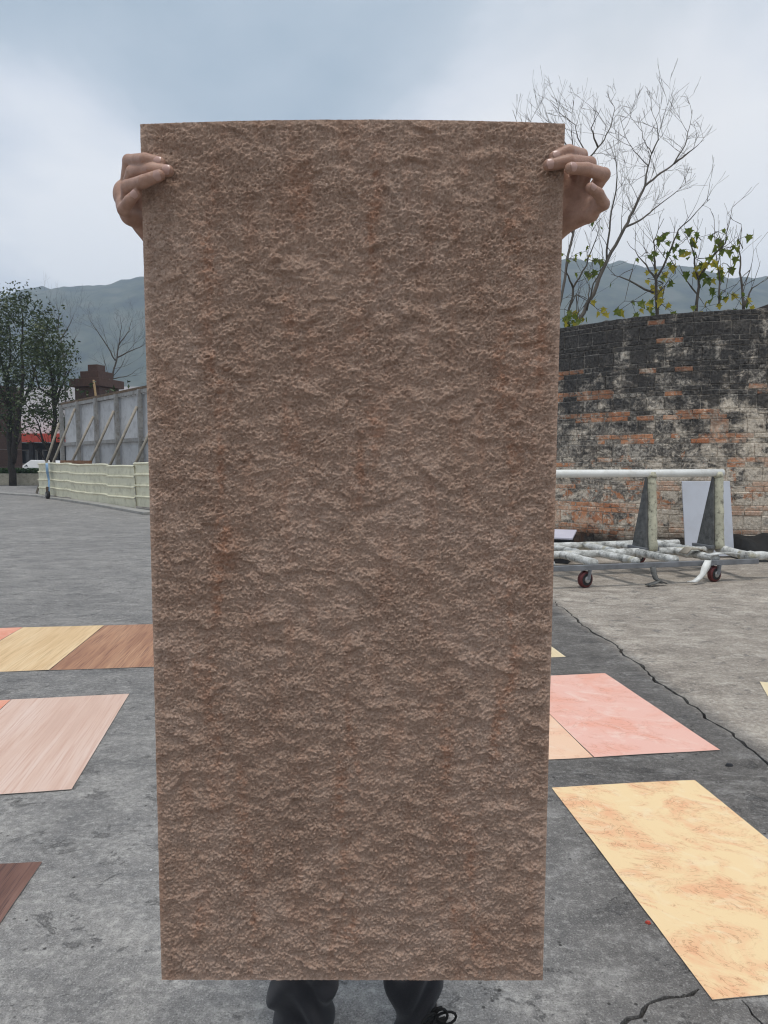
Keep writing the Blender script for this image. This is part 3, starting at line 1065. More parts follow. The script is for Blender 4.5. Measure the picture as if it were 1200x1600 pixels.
M_rb = simple('pale_bark', (0.13, 0.115, 0.10), 0.3, 6, 0.95)
zl = lambda *p: [Z4(*q) for q in p]
zt = lambda *p: [Z4(x, y if y > 520 else 520 + (y - 520) * .83) for x, y in p]
limb_tree('bare_tree', 'tall bare leafless tree leaning right behind the brick wall', 'tree', gr(880, 838), 13.5, [
    (0.0446, zt((330, 1190), (420, 1030), (480, 880), (560, 730), (610, 630), (650, 545), (720, 480), (780, 430), (830, 330), (848, 240), (862, 140))),
    (0.0216, zt((780, 430), (850, 365), (915, 300))),
    (0.0202, zt((650, 545), (660, 470), (680, 375), (640, 290), (625, 180))),
    (0.0158, zt((680, 375), (710, 300), (705, 220), (672, 120))),
    (0.0101, zt((666, 441), (600, 360), (560, 270), (540, 180))),
    (0.0216, zt((480, 880), (495, 700), (525, 520), (525, 430), (510, 300))),
    (0.0216, zt((560, 730), (640, 690), (700, 640), (780, 580), (850, 515)))], M_rb, 3, .62, 2, .1, spread=.65, up=.16, every=2, rtw=.26)
limb_tree('bare_tree', 'slender bare leafless tree close beside the hand and stone sheet edge', 'tree', gr(800, 838), 14.5, [
    (0.0324, zt((250, 1150), (330, 760), (370, 520), (400, 400), (470, 300), (500, 220), (516, 130), (490, 85))),
    (0.0144, zt((400, 400), (350, 290), (340, 220), (270, 160), (255, 80))),
    (0.0216, zt((380, 450), (300, 330), (240, 230), (170, 150))),
    (0.0144, zt((363, 560), (325, 350), (325, 180), (330, 90))),
    (0.0216, zt((440, 340), (410, 240), (455, 130))),
    (0.0144, zt((330, 760), (120, 330), (60, 140))),
    (0.0144, zt((330, 760), (180, 350), (125, 160)))], M_rb, 9, .6, 2, .08, spread=.65, up=.18, every=2, rtw=.26)

# leafy saplings
leaf_me = {}


def big_leaf(seed):
    r = random.Random(seed)
    out = [(0, 0), (.16, .06), (.44, -.06), (.30, .26), (.60, .42), (.27, .56), (.17, .78), (.0, 1.15)]
    pts = out + [(-x, y) for x, y in out[-2:0:-1]]
    pts = [(x * r.uniform(.85, 1.15), y * r.uniform(.93, 1.07)) for x, y in pts]
    vs = [(0, .45, .05)] + [(x, y, -abs(x) * .28 - .12 * y * y + r.uniform(-.04, .04)) for x, y in pts]
    n = len(pts)
    me = bpy.data.meshes.new('leaf')
    me.from_pydata(vs, [], [(0, i + 1, (i + 1) % n + 1) for i in range(n)])
    me.update()
    return me


LG = leafmat('green_leaf', [(.38, (0.075, 0.12, 0.022)), (.5, (0.15, 0.19, 0.035)), (.62, (0.27, 0.29, 0.06))])
LY = leafmat('yellow_leaf', [(.35, (0.30, 0.27, 0.035)), (.6, (0.46, 0.38, 0.05))])
for mm in (LG, LY):                                     # thin leaves let light through
    nt = mm.node_tree
    b = [x for x in nt.nodes if x.type == 'BSDF_PRINCIPLED'][0]
    o = [x for x in nt.nodes if x.type == 'OUTPUT_MATERIAL'][0]
    tr = nt.nodes.new('ShaderNodeBsdfTranslucent')
    nt.links.new(b.inputs['Base Color'].links[0].from_socket, tr.inputs[0])
    mx = nt.nodes.new('ShaderNodeMixShader')
    mx.inputs[0].default_value = .55
    nt.links.new(b.outputs[0], mx.inputs[1])
    nt.links.new(tr.outputs[0], mx.inputs[2])
    nt.links.new(mx.outputs[0], o.inputs[0])
LM = []
for k in range(4):
    me = big_leaf(k)
    me.materials.append(LG)
    m2 = me.copy()
    m2.materials.clear()
    m2.materials.append(LY)
    LM.append((me, m2))


def sapling(label, basepx, Y, limbs, clusters, seed):
    base = gr(*basepx)
    root, nodes, rd = limb_tree('leafy_sapling', label, 'tree', Vector((at(basepx[0], 700, Y).x, Y, 0)), Y, limbs, M_bark2, seed, .6, 1, .05, spread=.6, up=.2, every=3, group='leafy saplings behind the brick wall')
    st = MB()
    for (zx, zy, nl, yel) in clusters:
        c = at(*Z4(zx, zy), Y + rd.uniform(-.25, .25))
        near = min((n_[0] for n_ in nodes), key=lambda q: (q - c).length)
        st.tube([near, near.lerp(c, .5) + Vector((0, 0, .05)), c + Vector((0, 0, .06))], [.008, .006, .004], 4)
        for k in range(nl + (nl > 2)):
            me = LM[rd.randrange(4)][1 if rd.random() < yel else 0]
            o = bpy.data.objects.new('leaf', me)
            C.objects.link(o)
            o.parent = root
            s = rd.uniform(.075, .15)
            pos = c + Vector((rd.uniform(-.19, .19), rd.uniform(-.2, .2), rd.uniform(-.13, .15)))
            st.tube([c + Vector((0, 0, .06)), pos], [.004, .003], 3)
            o.location = pos - Vector(root.location)
            o.scale = (s, s, s)
            o.rotation_euler = (R(rd.uniform(-125, -55)), R(rd.uniform(-40, 40)), R(rd.uniform(-70, 70)))
    tag(st.build('leaf_stalks', M_bark2, root), kind='stuff')


sapling('low leafy sapling close beside the right edge of the stone sheet', (885, 860), 12.6,
        [(.03, zl((300, 1180), (330, 1000), (390, 900), (440, 760), (450, 690))), (.02, zl((330, 1000), (300, 930), (310, 860))), (.02, zl((390, 1100), (420, 980), (480, 870)))],
        [(455, 705, 2, 0), (390, 850, 3, .1), (415, 895, 3, 0), (310, 885, 3, 0), (300, 1140, 5, .35), (345, 1125, 5, .3), (290, 1110, 3, .3), (410, 1075, 2, 1), (440, 1110, 2, 1), (420, 950, 2, 0), (320, 1165, 4, .2), (360, 1160, 3, .2), (395, 945, 2, .1)], 12)
sapling('leafy sapling with one large yellow leaf above the middle of the brick wall', (1028, 850), 11.6,
        [(.035, zl((705, 1130), (700, 960), (695, 880), (690, 790), (735, 690))), (.02, zl((700, 960), (640, 880), (570, 790))), (.02, zl((700, 960), (760, 840), (800, 740), (900, 640), (940, 603))), (.02, zl((690, 1020), (540, 950), (500, 940)))],
        [(705, 800, 3, 0), (745, 770, 3, 0), (750, 805, 2, 0), (635, 875, 2, .2), (785, 890, 2, .1), (715, 940, 4, .95), (700, 985, 3, .8), (660, 975, 2, .3), (740, 960, 2, .4), (680, 1070, 4, .25), (725, 1090, 5, .25), (590, 1080, 3, .2), (560, 1075, 2, .2), (520, 975, 1, 0), (740, 860, 1, .2)], 14)
sapling('fullest leafy sapling above the right end of the brick wall', (1105, 850), 11.4,
        [(.035, zl((880, 1110), (890, 960), (860, 820), (870, 770))), (.025, zl((890, 960), (950, 860), (1010, 800), (1040, 640))), (.025, zl((1090, 1100), (1080, 960), (1070, 830), (1080, 715))), (.02, zl((980, 1090), (985, 960), (965, 830), (960, 700))), (.02, zl((1090, 1090), (1130, 1000), (1200, 950)))],
        [(820, 815, 2, .1), (850, 775, 4, .15), (880, 795, 3, .25), (870, 850, 3, .9), (905, 925, 3, .9), (875, 885, 2, 0), (945, 895, 4, .25), (985, 880, 3, .1), (950, 780, 3, 0), (975, 765, 3, 0), (955, 840, 2, 0), (1030, 835, 4, .1), (1065, 800, 3, 0), (1050, 945, 2, .8), (940, 970, 3, .2), (905, 970, 2, .3), (1010, 1030, 4, .3), (1040, 1045, 3, .4), (1085, 1050, 3, .5), (1060, 1000, 2, .1), (920, 1100, 5, .4), (1000, 905, 2, .1), (820, 945, 1, .3)], 17)

# evergreen trees on the left
EV = leafmat('evergreen_leaf', [(.36, (0.018, 0.032, 0.010)), (.52, (0.042, 0.064, 0.020)), (.66, (0.10, 0.115, 0.040))])
z1 = lambda *p: [(x / 4.21, 440 + y / 4.21) for x, y in p]


def evergreen(label, basepx, Y, limbs, seed, twl, n_per, lv=2):
    root, nodes, rd = limb_tree('evergreen_tree', label, 'tree', Vector((at(basepx, 700, Y).x, Y, 0)), Y, limbs, M_bark, seed, twl, lv, .15, spread=.75, up=.25, every=2, dy=1.6, kids=(2, 3))
    nodes = [n_ for n_ in nodes if n_[0].z > 3.2 and n_[0].x / n_[0].y < (106 - 600) / F]
    f = leaf_cards(nodes, .19, n_per * 3, rd, .40)
    tag(f.build('foliage', EV, root), kind='stuff')


evergreen('dark bushy evergreen tree with twin trunks beside the left brown pillar', 18, 42.0,
          [(.22, z1((75, 1190), (62, 1000), (70, 850), (50, 700), (20, 560), (-10, 420), (40, 250))),
           (.18, z1((85, 1190), (110, 980), (130, 830), (150, 640), (140, 420), (150, 230), (135, 140))),
           (.12, z1((70, 850), (0, 700), (-80, 500), (-120, 350))),
           (.10, z1((130, 830), (210, 680), (250, 500), (230, 330))),
           (.08, z1((50, 700), (70, 480), (60, 220), (30, 150)))], 5, 1.25, 3)
evergreen('lighter evergreen tree with one thin trunk beside the hoarding end', 84, 38.0,
          [(.17, z1((350, 1250), (348, 1100), (365, 900), (350, 760), (340, 620), (300, 480), (280, 360), (310, 300))),
           (.09, z1((350, 760), (390, 640), (400, 540), (390, 420))),
           (.08, z1((360, 820), (400, 700), (450, 600), (480, 560))),
           (.09, z1((345, 1130), (285, 1060), (250, 930), (190, 840))),
           (.07, z1((350, 760), (260, 700), (210, 560), (200, 420)))], 8, .95, 3)
limb_tree('bare_tree', 'bare leafless tree standing behind the stepped brown pillar', 'tree', Vector((at(182, 700, 55).x, 55, 0)), 55.0,
          [(0.1100, z1((735, 700), (745, 600), (770, 500), (780, 420), (800, 300), (790, 220))), (0.0605, z1((770, 500), (850, 460), (940, 420), (1010, 330))),
           (0.0605, z1((760, 520), (690, 400), (620, 300), (580, 230))), (0.0495, z1((780, 420), (850, 320), (870, 240))), (0.0495, z1((740, 640), (840, 620), (930, 560)))],
          M_bark2, 23, 1.9, 3, .2, spread=.75, up=.15, every=2, dy=.8)
limb_tree('bare_tree', 'thin bare tree rising out of the evergreens on the left', 'tree', Vector((at(98, 700, 52).x, 52, 0)), 52.0,
          [(0.0880, z1((430, 700), (420, 500), (400, 380), (350, 270), (310, 160))), (0.0495, z1((400, 380), (460, 280), (500, 190))), (0.0440, z1((420, 500), (480, 400), (520, 330))), (0.0440, z1((380, 320), (390, 220), (370, 150)))],
          M_bark2, 29, 1.6, 3, .2, spread=.7, up=.25, every=2)
rd_ = random.Random(31)
cs = at(192, 606, 37)
pts = [(Vector((cs.x + rd_.gauss(0, .8), 37 + rd_.gauss(0, .8), abs(rd_.gauss(0, 1)) * .75 + 3.2)), None) for _ in range(300)]
sh = empty('shrub', (cs.x, 37, 0), 'green shrub top showing between stepped pillar and hoarding', 'shrub')
shb = MB()
for k in range(7):
    a = k * .9
    shb.tube([(cs.x, 37, 0), (cs.x + .4 * math.cos(a), 37 + .4 * math.sin(a), 2.2), (cs.x + .9 * math.cos(a), 37 + .9 * math.sin(a), 4.2)], [.07, .05, .015], 5)
shb.build('stems', M_bark, sh)
tag(leaf_cards(pts, .28, 4, rd_, .25).build('foliage', EV, sh), kind='stuff')

# house roof behind the right end of the wall
def shed():
    Y = 13.2
    e = at(1163, 489, Y)
    root = empty('tiled_roof_house', (e.x + 2.3, Y + 2.5, 0), 'dark tiled roof of a house behind the right end of the wall', 'house')
    MB().box((e.x + 2.6, Y + 2.6, e.z / 2 - .05), (4.2, 4.6, e.z - .1)).build('wall', M_board, root)
    rt = e + Vector((2.6, 0, .95))
    dk = simple('roof_tile', (0.05, 0.043, 0.04), .3, 6)
    for sx in (-1, 1):
        a = rt + Vector((sx * 2.6, 0, -.95))
        b = rt
        MB().add([a, b, b + Vector((0, 5.2, 0)), a + Vector((0, 5.2, 0)), a + Vector((0, 0, -.09)), b + Vector((0, 0, -.09)), b + Vector((0, 5.2, -.09)), a + Vector((0, 5.2, -.09))],
                 [(0, 1, 2, 3), (7, 6, 5, 4), (0, 4, 5, 1), (1, 5, 6, 2), (2, 6, 7, 3), (3, 7, 4, 0)]).build('roof_slope', dk, root)
    g = rt + Vector((0, .35, -.1))
    MB().add([g + Vector((-2.1, 0, -.85)), g + Vector((2.1, 0, -.85)), g + Vector((0, 0, -.08)), g + Vector((-2.1, .1, -.85)), g + Vector((2.1, .1, -.85)), g + Vector((0, .1, -.08))],
             [(0, 1, 2), (5, 4, 3), (0, 3, 4, 1), (1, 4, 5, 2), (2, 5, 3, 0)]).build('gable', M_rust, root)


shed()

# ---------------------------------------------------------------- slab trolley by the wall
def trolley():
    O = gr(914, 918)
    U = Vector((.972, .236, 0)); V = Vector((-.236, .972, 0)); K = Vector((0, 0, 1))
    L = lambda u, v, z: O + U * u + V * v + K * z
    m, t = mat('foam_wrap', .65, .3)
    n = t.noise(t.pos, 9, 6, .7)
    c = t.ramp(n, [(.34, (.20, .20, .19)), (.48, (.50, .50, .47)), (.62, (.72, .72, .70))])
    tape = t.rng(t.noise(t.pos, 3.1, 3, .5), .60, .66, 0, .6)
    c = t.mix(tape, c, (.42, .38, .24))
    t.l(c, t.b.inputs['Base Color'])
    bump(t, t.noise(t.pos, 26, 5, .7), .9, .02)
    foam = m
    whitep = simple('white_pipe', (.72, .72, .69), .08, 6, .45, .4, dirt=(.45, .42, .33), dirt_amt=.35)
    web = simple('grey_wrap', (.12, .12, .115), .4, 14, .7, bmp=.9, bscale=30)
    rail = simple('dark_rail', (.16, .165, .175), .3, 8, .5, .5)
    redm = simple('red_tyre', (.10, .020, .020), .25, 20, .5, .4)
    metal = simple('wheel_metal', (.38, .38, .38), .25, 20, .35, .5, metal=.8)
    tan = simple('cream_tape', (.50, .48, .36), .18, 9, .6, dirt=(.10, .09, .07), dirt_amt=.85)
    root = empty('slab_trolley', tuple(L(.6, .7, 0)), 'long low slab trolley with A frame posts wrapped in white foam', 'trolley')
    u0, u1 = -1.0, 2.12
    rd = random.Random(6)

    def wrapped(a, b, r, n=12):
        pts, rr = [], []
        for i in range(n + 1):
            f = i / n
            pts.append(a.lerp(b, f) + Vector((rd.uniform(-1, 1), rd.uniform(-1, 1), rd.uniform(-1, 1))) * r * .06)
            rr.append(r * rd.uniform(.93, 1.08))
        return MB().tube(pts, rr, 9)
    MB().bar(L(u0, -.02, .215), L(u1, -.02, .215), .05, .055).build('front_rail', rail, root, bevel=.004)
    wrapped(L(u0, 1.5, .25), L(u1 + .1, 1.5, .25), .05, 24).build('back_rail', foam, root, smooth=True)
    wrapped(L(u0, .74, .25), L(u1, .74, .25), .048, 24).build('centre_rail', foam, root, smooth=True)
    for u in (-.9, -.4, .1, .6, 1.08, 1.6):
        wrapped(L(u + .02, .02, .255), L(u, .70, .255), .045).build('cross_bar', foam, root, smooth=True)
        wrapped(L(u + .25, .80, .26), L(u + .22, 1.47, .26), .043).build('cross_bar', foam, root, smooth=True)
    wrapped(L(2.06, .02, .26), L(2.2, .72, .27), .05).build('cross_bar', foam, root, smooth=True)
    wrapped(L(1.98, .1, .27), L(2.5, .0, .25), .05).build('cross_bar', foam, root, smooth=True)
    # top rail and posts
    ztop = 1.19
    MB().tube([L(-1.1, .68, ztop - .005), L(0, .68, ztop), L(1.25, .68, ztop), L(2.2, .68, ztop + .005)], .047, 12).build('top_rail', whitep, root, smooth=True)
    for u in (-.35, 1.22, 2.13):
        p = wrapped(L(u, .60, .28), L(u, .665, ztop - .02), .052, 14).build('front_leg', tan, root, smooth=True)
        a0, a1, b0, b1 = L(u - .02, .63, .27), L(u - .02, .95, .27), L(u - .02, .67, ztop - .03), L(u - .02, .70, ztop - .03)
        off = U * .045
        MB().hexa([a0 - off, a0 + off, a1 + off, a1 - off, b0 - off, b0 + off, b1 + off, b1 - off]).build('leg_web', web, root, bevel=.01)
        MB().tube([L(u, .66, ztop - .06), L(u, .68, ztop + .0)], [.058, .056], 12).build('tape_band', tan, root, smooth=True)
        MB().box(L(u, .80, .295), (.2, .36, .04), math.atan2(U.y, U.x)).build('foot_plate', rail, root, bevel=.005)
    # casters
    fork0 = None
    for u, v in ((0, 0), (1.58, 0), (-.05, 1.46), (1.6, 1.46), (-.95, .0)):
        c = L(u, v, .088)
        ax = (V * .55 + U * .84) if v == 0 else V
        ax = ax.normalized()
        ax = Vector((ax.x * .55, -ax.y, 0)).normalized()
        w = MB().lathe(c, ax, [(-.028, .060), (-.026, .082), (-.018, .088), (.018, .088), (.026, .082), (.028, .060)], 24).build('wheel', redm, root, smooth=True)
        MB().lathe(c, ax, [(-.031, .064), (-.033, .058), (.033, .058), (.031, .064)], 20).build('rim', M_rubber, w)
        MB().lathe(c, ax, [(-.045, .018), (-.040, .036), (.040, .036), (.045, .018)], 14).build('hub', metal, w)
        sd = Vector((-ax.y, ax.x, 0))
        fk = MB()
        for s in (-1, 1):
            fk.bar(c + ax * s * .047, c + ax * s * .047 + K * .105 + sd * .02, .008, .05, ax)
        fk.box(c + K * .108 + sd * .02, (.10, .10, .012), math.atan2(ax.y, ax.x))
        fk.build('fork', metal if v else rail, root)

    # torn wrapping hanging off the frame
    def rag(pts, w, name='torn_wrap', mt=None, dirw=U):
        vs = []
        for i, p in enumerate(pts):
            ww = w * (1 - .3 * i / len(pts)) * rd.uniform(.8, 1.2)
            vs += [p - dirw * ww, p + V * -.02 * rd.uniform(.5, 1.5), p + dirw * ww]
        fs = [(i * 3 + j, i * 3 + j + 1, i * 3 + j + 4, i * 3 + j + 3) for i in range(len(pts) - 1) for j in range(2)]
        o = MB().add(vs, fs).build(name, mt or whitep, root, smooth=True)
        o.modifiers.new('thick', 'SOLIDIFY').thickness = .012
        return o
    rag([L(1.44, -.06, .25), L(1.40, -.08, .18), L(1.36, -.09, .11), L(1.30, -.10, .06), L(1.24, -.12, .035), L(1.18, -.12, .03)], .045)
    rag([L(.78, -.03, .2), L(.78, -.05, .13), L(.80, -.06, .07), L(.84, -.1, .03)], .03, mt=web)
    rag([L(.66, -.12, .012), L(.74, -.12, .03), L(.82, -.1, .05), L(.9, -.1, .02)], .035, mt=web, dirw=V)
    rag([L(2.44, .0, .22), L(2.46, -.03, .15), L(2.45, -.05, .09)], .05, mt=foam)
    rag([L(1.5, .02, .29), L(1.62, .0, .31), L(1.78, 0, .31), L(1.9, .02, .29)], .05, mt=foam, dirw=V)
    rag([L(1.4, .3, .28), L(1.5, .34, .33), L(1.62, .3, .32), L(1.7, .3, .28)], .07, mt=M_pole, dirw=V)


trolley()


def wall_side_things():
    # pale board leaning on the wall
    a, b = at(1072, 860, 9.72), at(1148, 860, 9.72)
    a.z = b.z = 0.02
    zt = at(1100, 752, 9.92).z
    up = Vector((0.0, .20, zt - .02))
    M_wb = simple('pale_panel', (.50, .52, .57), .06, 1.5, .45, .4, dirt=(.40, .40, .42), dirt_amt=.4)
    th = Vector((0, .022, .004))
    o = MB().hexa([a, b, b + th, a + th, a + up, b + up, b + up + th, a + up + th]).build('leaning_board', M_wb, bevel=.003)
    tag(o, 'pale grey white board leaning on the brick wall behind the trolley', 'board')
    # stack of pale sheets on a dark pallet, left
    c = at(826, 836, 9.6)
    root = empty('sheet_stack', (c.x, 9.6, 0), 'stack of pale lilac sheets on dark base behind the trolley left end', 'sheet stack')
    rz = R(-22)
    MB().box((c.x, 9.6, .1), (1.15, .62, .2), rz).build('pallet', M_dark, root, bevel=.01)
    for k in range(5):
        MB().box((c.x + .01 * k, 9.6 - .012 * k, .222 + k * .034), (1.12 - .02 * (k % 2), .64 + .02 * (k % 3), .028), rz + .02 * (k - 2), R(4)).build(
            'sheet', simple('lilac_sheet', (.58, .56, .64), .06, 3, .4, .4) if k == 4 else M_dark, root, bevel=.006)
    # dark heap at the wall's foot on the right
    rd = random.Random(9)
    vs, fs = [], []
    n, m = 26, 9
    x0, x1 = at(1150, 860, 9.6).x, at(1330, 860, 9.6).x
    for i in range(n + 1):
        for j in range(m + 1):
            f, g = i / n, j / m
            x = x0 + (x1 - x0) * f
            y = 9.25 + .78 * g
            hgt = .36 * (math.sin(math.pi * min(1, g * .62)) ** .7) * min(1, f * 12) * (0.85 + .3 * mnoise.noise(Vector((x * 3, y * 3, 2))))
            vs.append((x + .04 * mnoise.noise(Vector((x * 6, y * 6, 0))), y, hgt))
    fs = [(i * (m + 1) + j, (i + 1) * (m + 1) + j, (i + 1) * (m + 1) + j + 1, i * (m + 1) + j + 1) for i in range(n) for j in range(m)]
    o = MB().add(vs, fs).build('dark_heap', simple('black_heap', (.014, .014, .014), .4, 6, .8, bmp=.5, bscale=20), smooth=True)
    tag(o, 'black heap at the wall foot by the right frame edge', 'tarpaulin')


wall_side_things()

# ---------------------------------------------------------------- thin stone sheets lying on the yard
def sheet_wood(name, lo, mid, hi, vein, sc=1.0):
    m, t = mat(name, .55, .35)
    P = t.obj
    w = t.noise(t.map(P, (9 * sc, .55 * sc, 1)), 2.2, 6, .6, .5)
    g = t.noise(t.map(P, (60 * sc, 1.2 * sc, 1)), 2.2, 4, .6, .2)
    b = t.noise(t.map(P, (2.4, .5, 1)), 2.0, 3, .5, .3)
    c = t.ramp(t.math('ADD', t.math('MULTIPLY', w, .6), t.math('MULTIPLY', b, .4)), [(.34, lo), (.5, mid), (.66, hi)])
    v = t.rng(g, .50, .62, 0, .85)
    c = t.mix(v, c, vein)
    t.l(c, t.b.inputs['Base Color'])
    bump(t, t.math('ADD', g, w), .25, .003)
    return m


def sheet_marble(name, base, cloud, vein, pale, sc=1.0):
    m, t = mat(name, .5, .35)
    P = t.map(t.obj, (1, 1, 1), rot=(0, 0, .6))
    n = t.noise(t.map(P, (1, 1.35, 1)), 2.6 * sc, 9, .66, .9)
    n2 = t.noise(t.map(P, (1, 1.6, 1), loc=(3, 5, 0)), 4.5 * sc, 8, .62, 1.6)
    n3 = t.noise(t.map(P, (1, 1.4, 1), loc=(9, 1, 0)), 5.5 * sc, 8, .65, 2.2)
    c = t.mix(t.rng(n, .46, .62), base, cloud)
    c = t.mix(t.rng(n2, .54, .68, 0, .6), c, pale)
    ln = t.math('ABSOLUTE', t.math('SUBTRACT', n3, .5))
    thin = t.math('MULTIPLY', t.rng(ln, 0.0, .016, 1, 0), t.rng(n, .44, .56, .0, .8))
    c = t.mix(thin, c, vein)
    t.l(c, t.b.inputs['Base Color'])
    bump(t, n3, .15, .003)
    return m


SM = {
    'coral': sheet_marble('coral_stone', (.72, .27, .17), (.78, .38, .26), (.5, .2, .12), (.8, .46, .34)),
    'beige_wood': sheet_wood('beige_wood', (.60, .40, .20), (.70, .49, .27), (.76, .57, .34), (.52, .34, .17)),
    'brown_wood': sheet_wood('brown_wood', (.27, .125, .07), (.40, .205, .115), (.50, .285, .165), (.20, .085, .05)),
    'pink_wood': sheet_wood('pink_wood', (.56, .37, .29), (.64, .45, .36), (.70, .54, .46), (.57, .36, .28), .8),
    'dark_wood': sheet_wood('dark_wood', (.10, .05, .038), (.165, .082, .06), (.24, .13, .10), (.07, .035, .03)),
    'pink_marble': sheet_marble('pink_marble', (.80, .47, .385), (.79, .39, .29), (.52, .22, .15), (.84, .62, .53), 1.0),
    'peach': sheet_marble('peach_stone', (.82, .55, .38), (.80, .45, .30), (.5, .25, .14), (.84, .64, .50)),
    'yellow_marble': sheet_marble('yellow_marble', (.84, .62, .35), (.80, .45, .25), (.36, .16, .07), (.86, .69, .45), 1.5),
    'pale_yellow': sheet_wood('pale_yellow', (.68, .54, .32), (.73, .60, .38), (.76, .64, .43), (.66, .51, .30)),
}
M_edge = simple('sheet_edge', (.30, .27, .24), .2, 20)


def stone_sheet(key, label, corner, ang, w=0.6, l=1.2, sx=1, sy=1, z=0.0015, seed=0):
    """corner = a ground corner; ang = direction of the long side from +Y towards +X; sx, sy choose the side the sheet lies on"""
    d = Vector((math.sin(ang), math.cos(ang), 0))
    x = Vector((d.y, -d.x, 0))
    c = corner + x * (sx * w / 2) + d * (sy * l / 2)
    root = bpy.data.meshes.new('stone_sheet')
    nx, ny = 12, 24
    vs = []
    for j in range(ny + 1):
        for i in range(nx + 1):
            u, v = i / nx - .5, j / ny - .5
            e = max(abs(u), abs(v)) * 2
            h = (mnoise.noise(Vector((u * 3 + seed * 7.1, v * 4, .5))) + .6) * .0022 * e ** 3
            vs.append((u * w + mnoise.noise(Vector((v * 14, seed, 3))) * .0012, v * l, .002 + max(h, 0)))
    nv = len(vs)
    vs += [(p[0], p[1], p[2] - .002) for p in vs]
    top = [(j * (nx + 1) + i, j * (nx + 1) + i + 1, (j + 1) * (nx + 1) + i + 1, (j + 1) * (nx + 1) + i) for j in range(ny) for i in range(nx)]
    bot = [tuple(k + nv for k in reversed(f)) for f in top]
    rim = [i for i in range(nx + 1)] + [(j + 1) * (nx + 1) - 1 for j in range(1, ny + 1)] + [ny * (nx + 1) + i for i in range(nx - 1, -1, -1)] + [j * (nx + 1) for j in range(ny - 1, 0, -1)]
    sd = [(rim[(k + 1) % len(rim)], rim[k], rim[k] + nv, rim[(k + 1) % len(rim)] + nv) for k in range(len(rim))]
    root.from_pydata(vs, [], top + sd + bot)
    root.update()
    root.materials.append(SM[key])
    root.materials.append(M_edge)
    for k, pl in enumerate(root.polygons):
        pl.material_index = 0 if k < len(top) else 1
    o = bpy.data.objects.new('stone_sheet', root)
    C.objects.link(o)
    o.location = (c.x, c.y, z)
    o.rotation_euler = (0, 0, -ang)
    return tag(o, label, 'stone sheet', 'thin stone sheets laid out on the yard')


def edge(pa, pb):
    a, b = gr(*pa), gr(*pb)
    return math.atan2(b.x - a.x, b.y - a.y)


# right side
a_y = edge((1113, 1564), (862, 1232))
ln_y = (gr(1113, 1564) - gr(862, 1232)).length
w_y = (gr(862, 1232) - gr(1085, 1220)).length
stone_sheet('yellow_marble', 'yellow marble patterned sheet with orange clouds on the right foreground', gr(1113, 1564), a_y, w_y, ln_y, 1, 1, seed=1)
a_p = edge((1125, 1173), (945, 1053))
ln_p = (gr(1125, 1173) - gr(945, 1053)).length
stone_sheet('pink_marble', 'pink marble patterned sheet just right of the held panel', gr(1125, 1173), a_p, .60, ln_p, -1, 1, seed=2)
d_ = Vector((math.sin(a_p), math.cos(a_p), 0)); x_ = Vector((d_.y, -d_.x, 0))
stone_sheet('peach', 'peach orange sheet butted along the left side of the pink marble sheet', gr(1125, 1173) - x_ * .606, a_p + R(.4), .60, ln_p, -1, 1, seed=3)
stone_sheet('pale_yellow', 'pale yellow sheet corner beyond the pink marble sheet', gr(884, 1027), a_p, .6, 1.2, -1, 1, seed=4)
stone_sheet('pale_yellow', 'pale yellow sheet corner at the right frame edge', gr(1187, 1066), R(20), .6, 1.2, 1, -1, seed=5)
# left side
aL = edge((77, 1048), (163, 978))
lnL = (gr(77, 1048) - gr(163, 978)).length
c0 = gr(163, 978)
dL = Vector((math.sin(aL), math.cos(aL), 0)); xL = Vector((dL.y, -dL.x, 0))
stone_sheet('beige_wood', 'beige wood grain sheet between the coral sheet and the brown wood sheet', c0 - xL * .002, aL, .62, lnL, -1, -1, seed=6)
stone_sheet('brown_wood', 'brown wood grain sheet at the right end of the far left row', c0 + xL * .002, aL, .68, lnL, 1, -1, seed=7)
stone_sheet('coral', 'coral red sheet at the left end of the far left row', c0 - xL * .626, aL, .62, lnL, -1, -1, seed=8)
aM = edge((112, 1235), (202, 1085))
lnM = (gr(112, 1235) - gr(202, 1085)).length
cM = gr(202, 1085)
dM = Vector((math.sin(aM), math.cos(aM), 0)); xM = Vector((dM.y, -dM.x, 0))
stone_sheet('pink_wood', 'pale pink wood grain sheet on the left middle of the yard', cM, aM, .62, lnM, -1, -1, seed=9)
stone_sheet('coral', 'peach coral sheet peeking out left of the pale pink wood sheet', cM - xM * .624, aM, .6, lnM * .98, -1, -1, seed=10)
aD = edge((0, 1445), (66, 1348))
stone_sheet('dark_wood', 'dark brown wood grain sheet at the left edge of the foreground', gr(66, 1348), aD, .6, .95, -1, -1, seed=11)

# small litter on the yard
def chip(name, label, cat, px, size, m, seed):
    r = random.Random(seed)
    g = gr(*px)
    vs = [Vector((math.cos(a) * size * r.uniform(.6, 1.1), math.sin(a) * size * r.uniform(.4, .8), 0)) for a in np.linspace(0, 6.28, 8)[:-1]]
    n = len(vs)
    allv = [g + v + Vector((0, 0, .001)) for v in vs] + [g + v * .7 + Vector((0, 0, size * .6)) for v in vs]
    o = MB().add(allv, [tuple(range(n, 2 * n)), tuple(reversed(range(n)))] + [(i, (i + 1) % n, (i + 1) % n + n, i + n) for i in range(n)]).build(name, m)
    tag(o, label, cat)


chip('red_fragment', 'tiny red fragment lying beside the yellow marble sheet', 'fragment', (1013, 1443), .011, M_red, 1)
chip('dark_pebble', 'small dark stone on the concrete below the pink marble sheet', 'stone', (1139, 1197), .018, M_dark, 2)
chip('pale_pebble', 'tiny pale stone on the concrete left of the panel', 'stone', (236, 1360), .006, M_white_wall, 3)

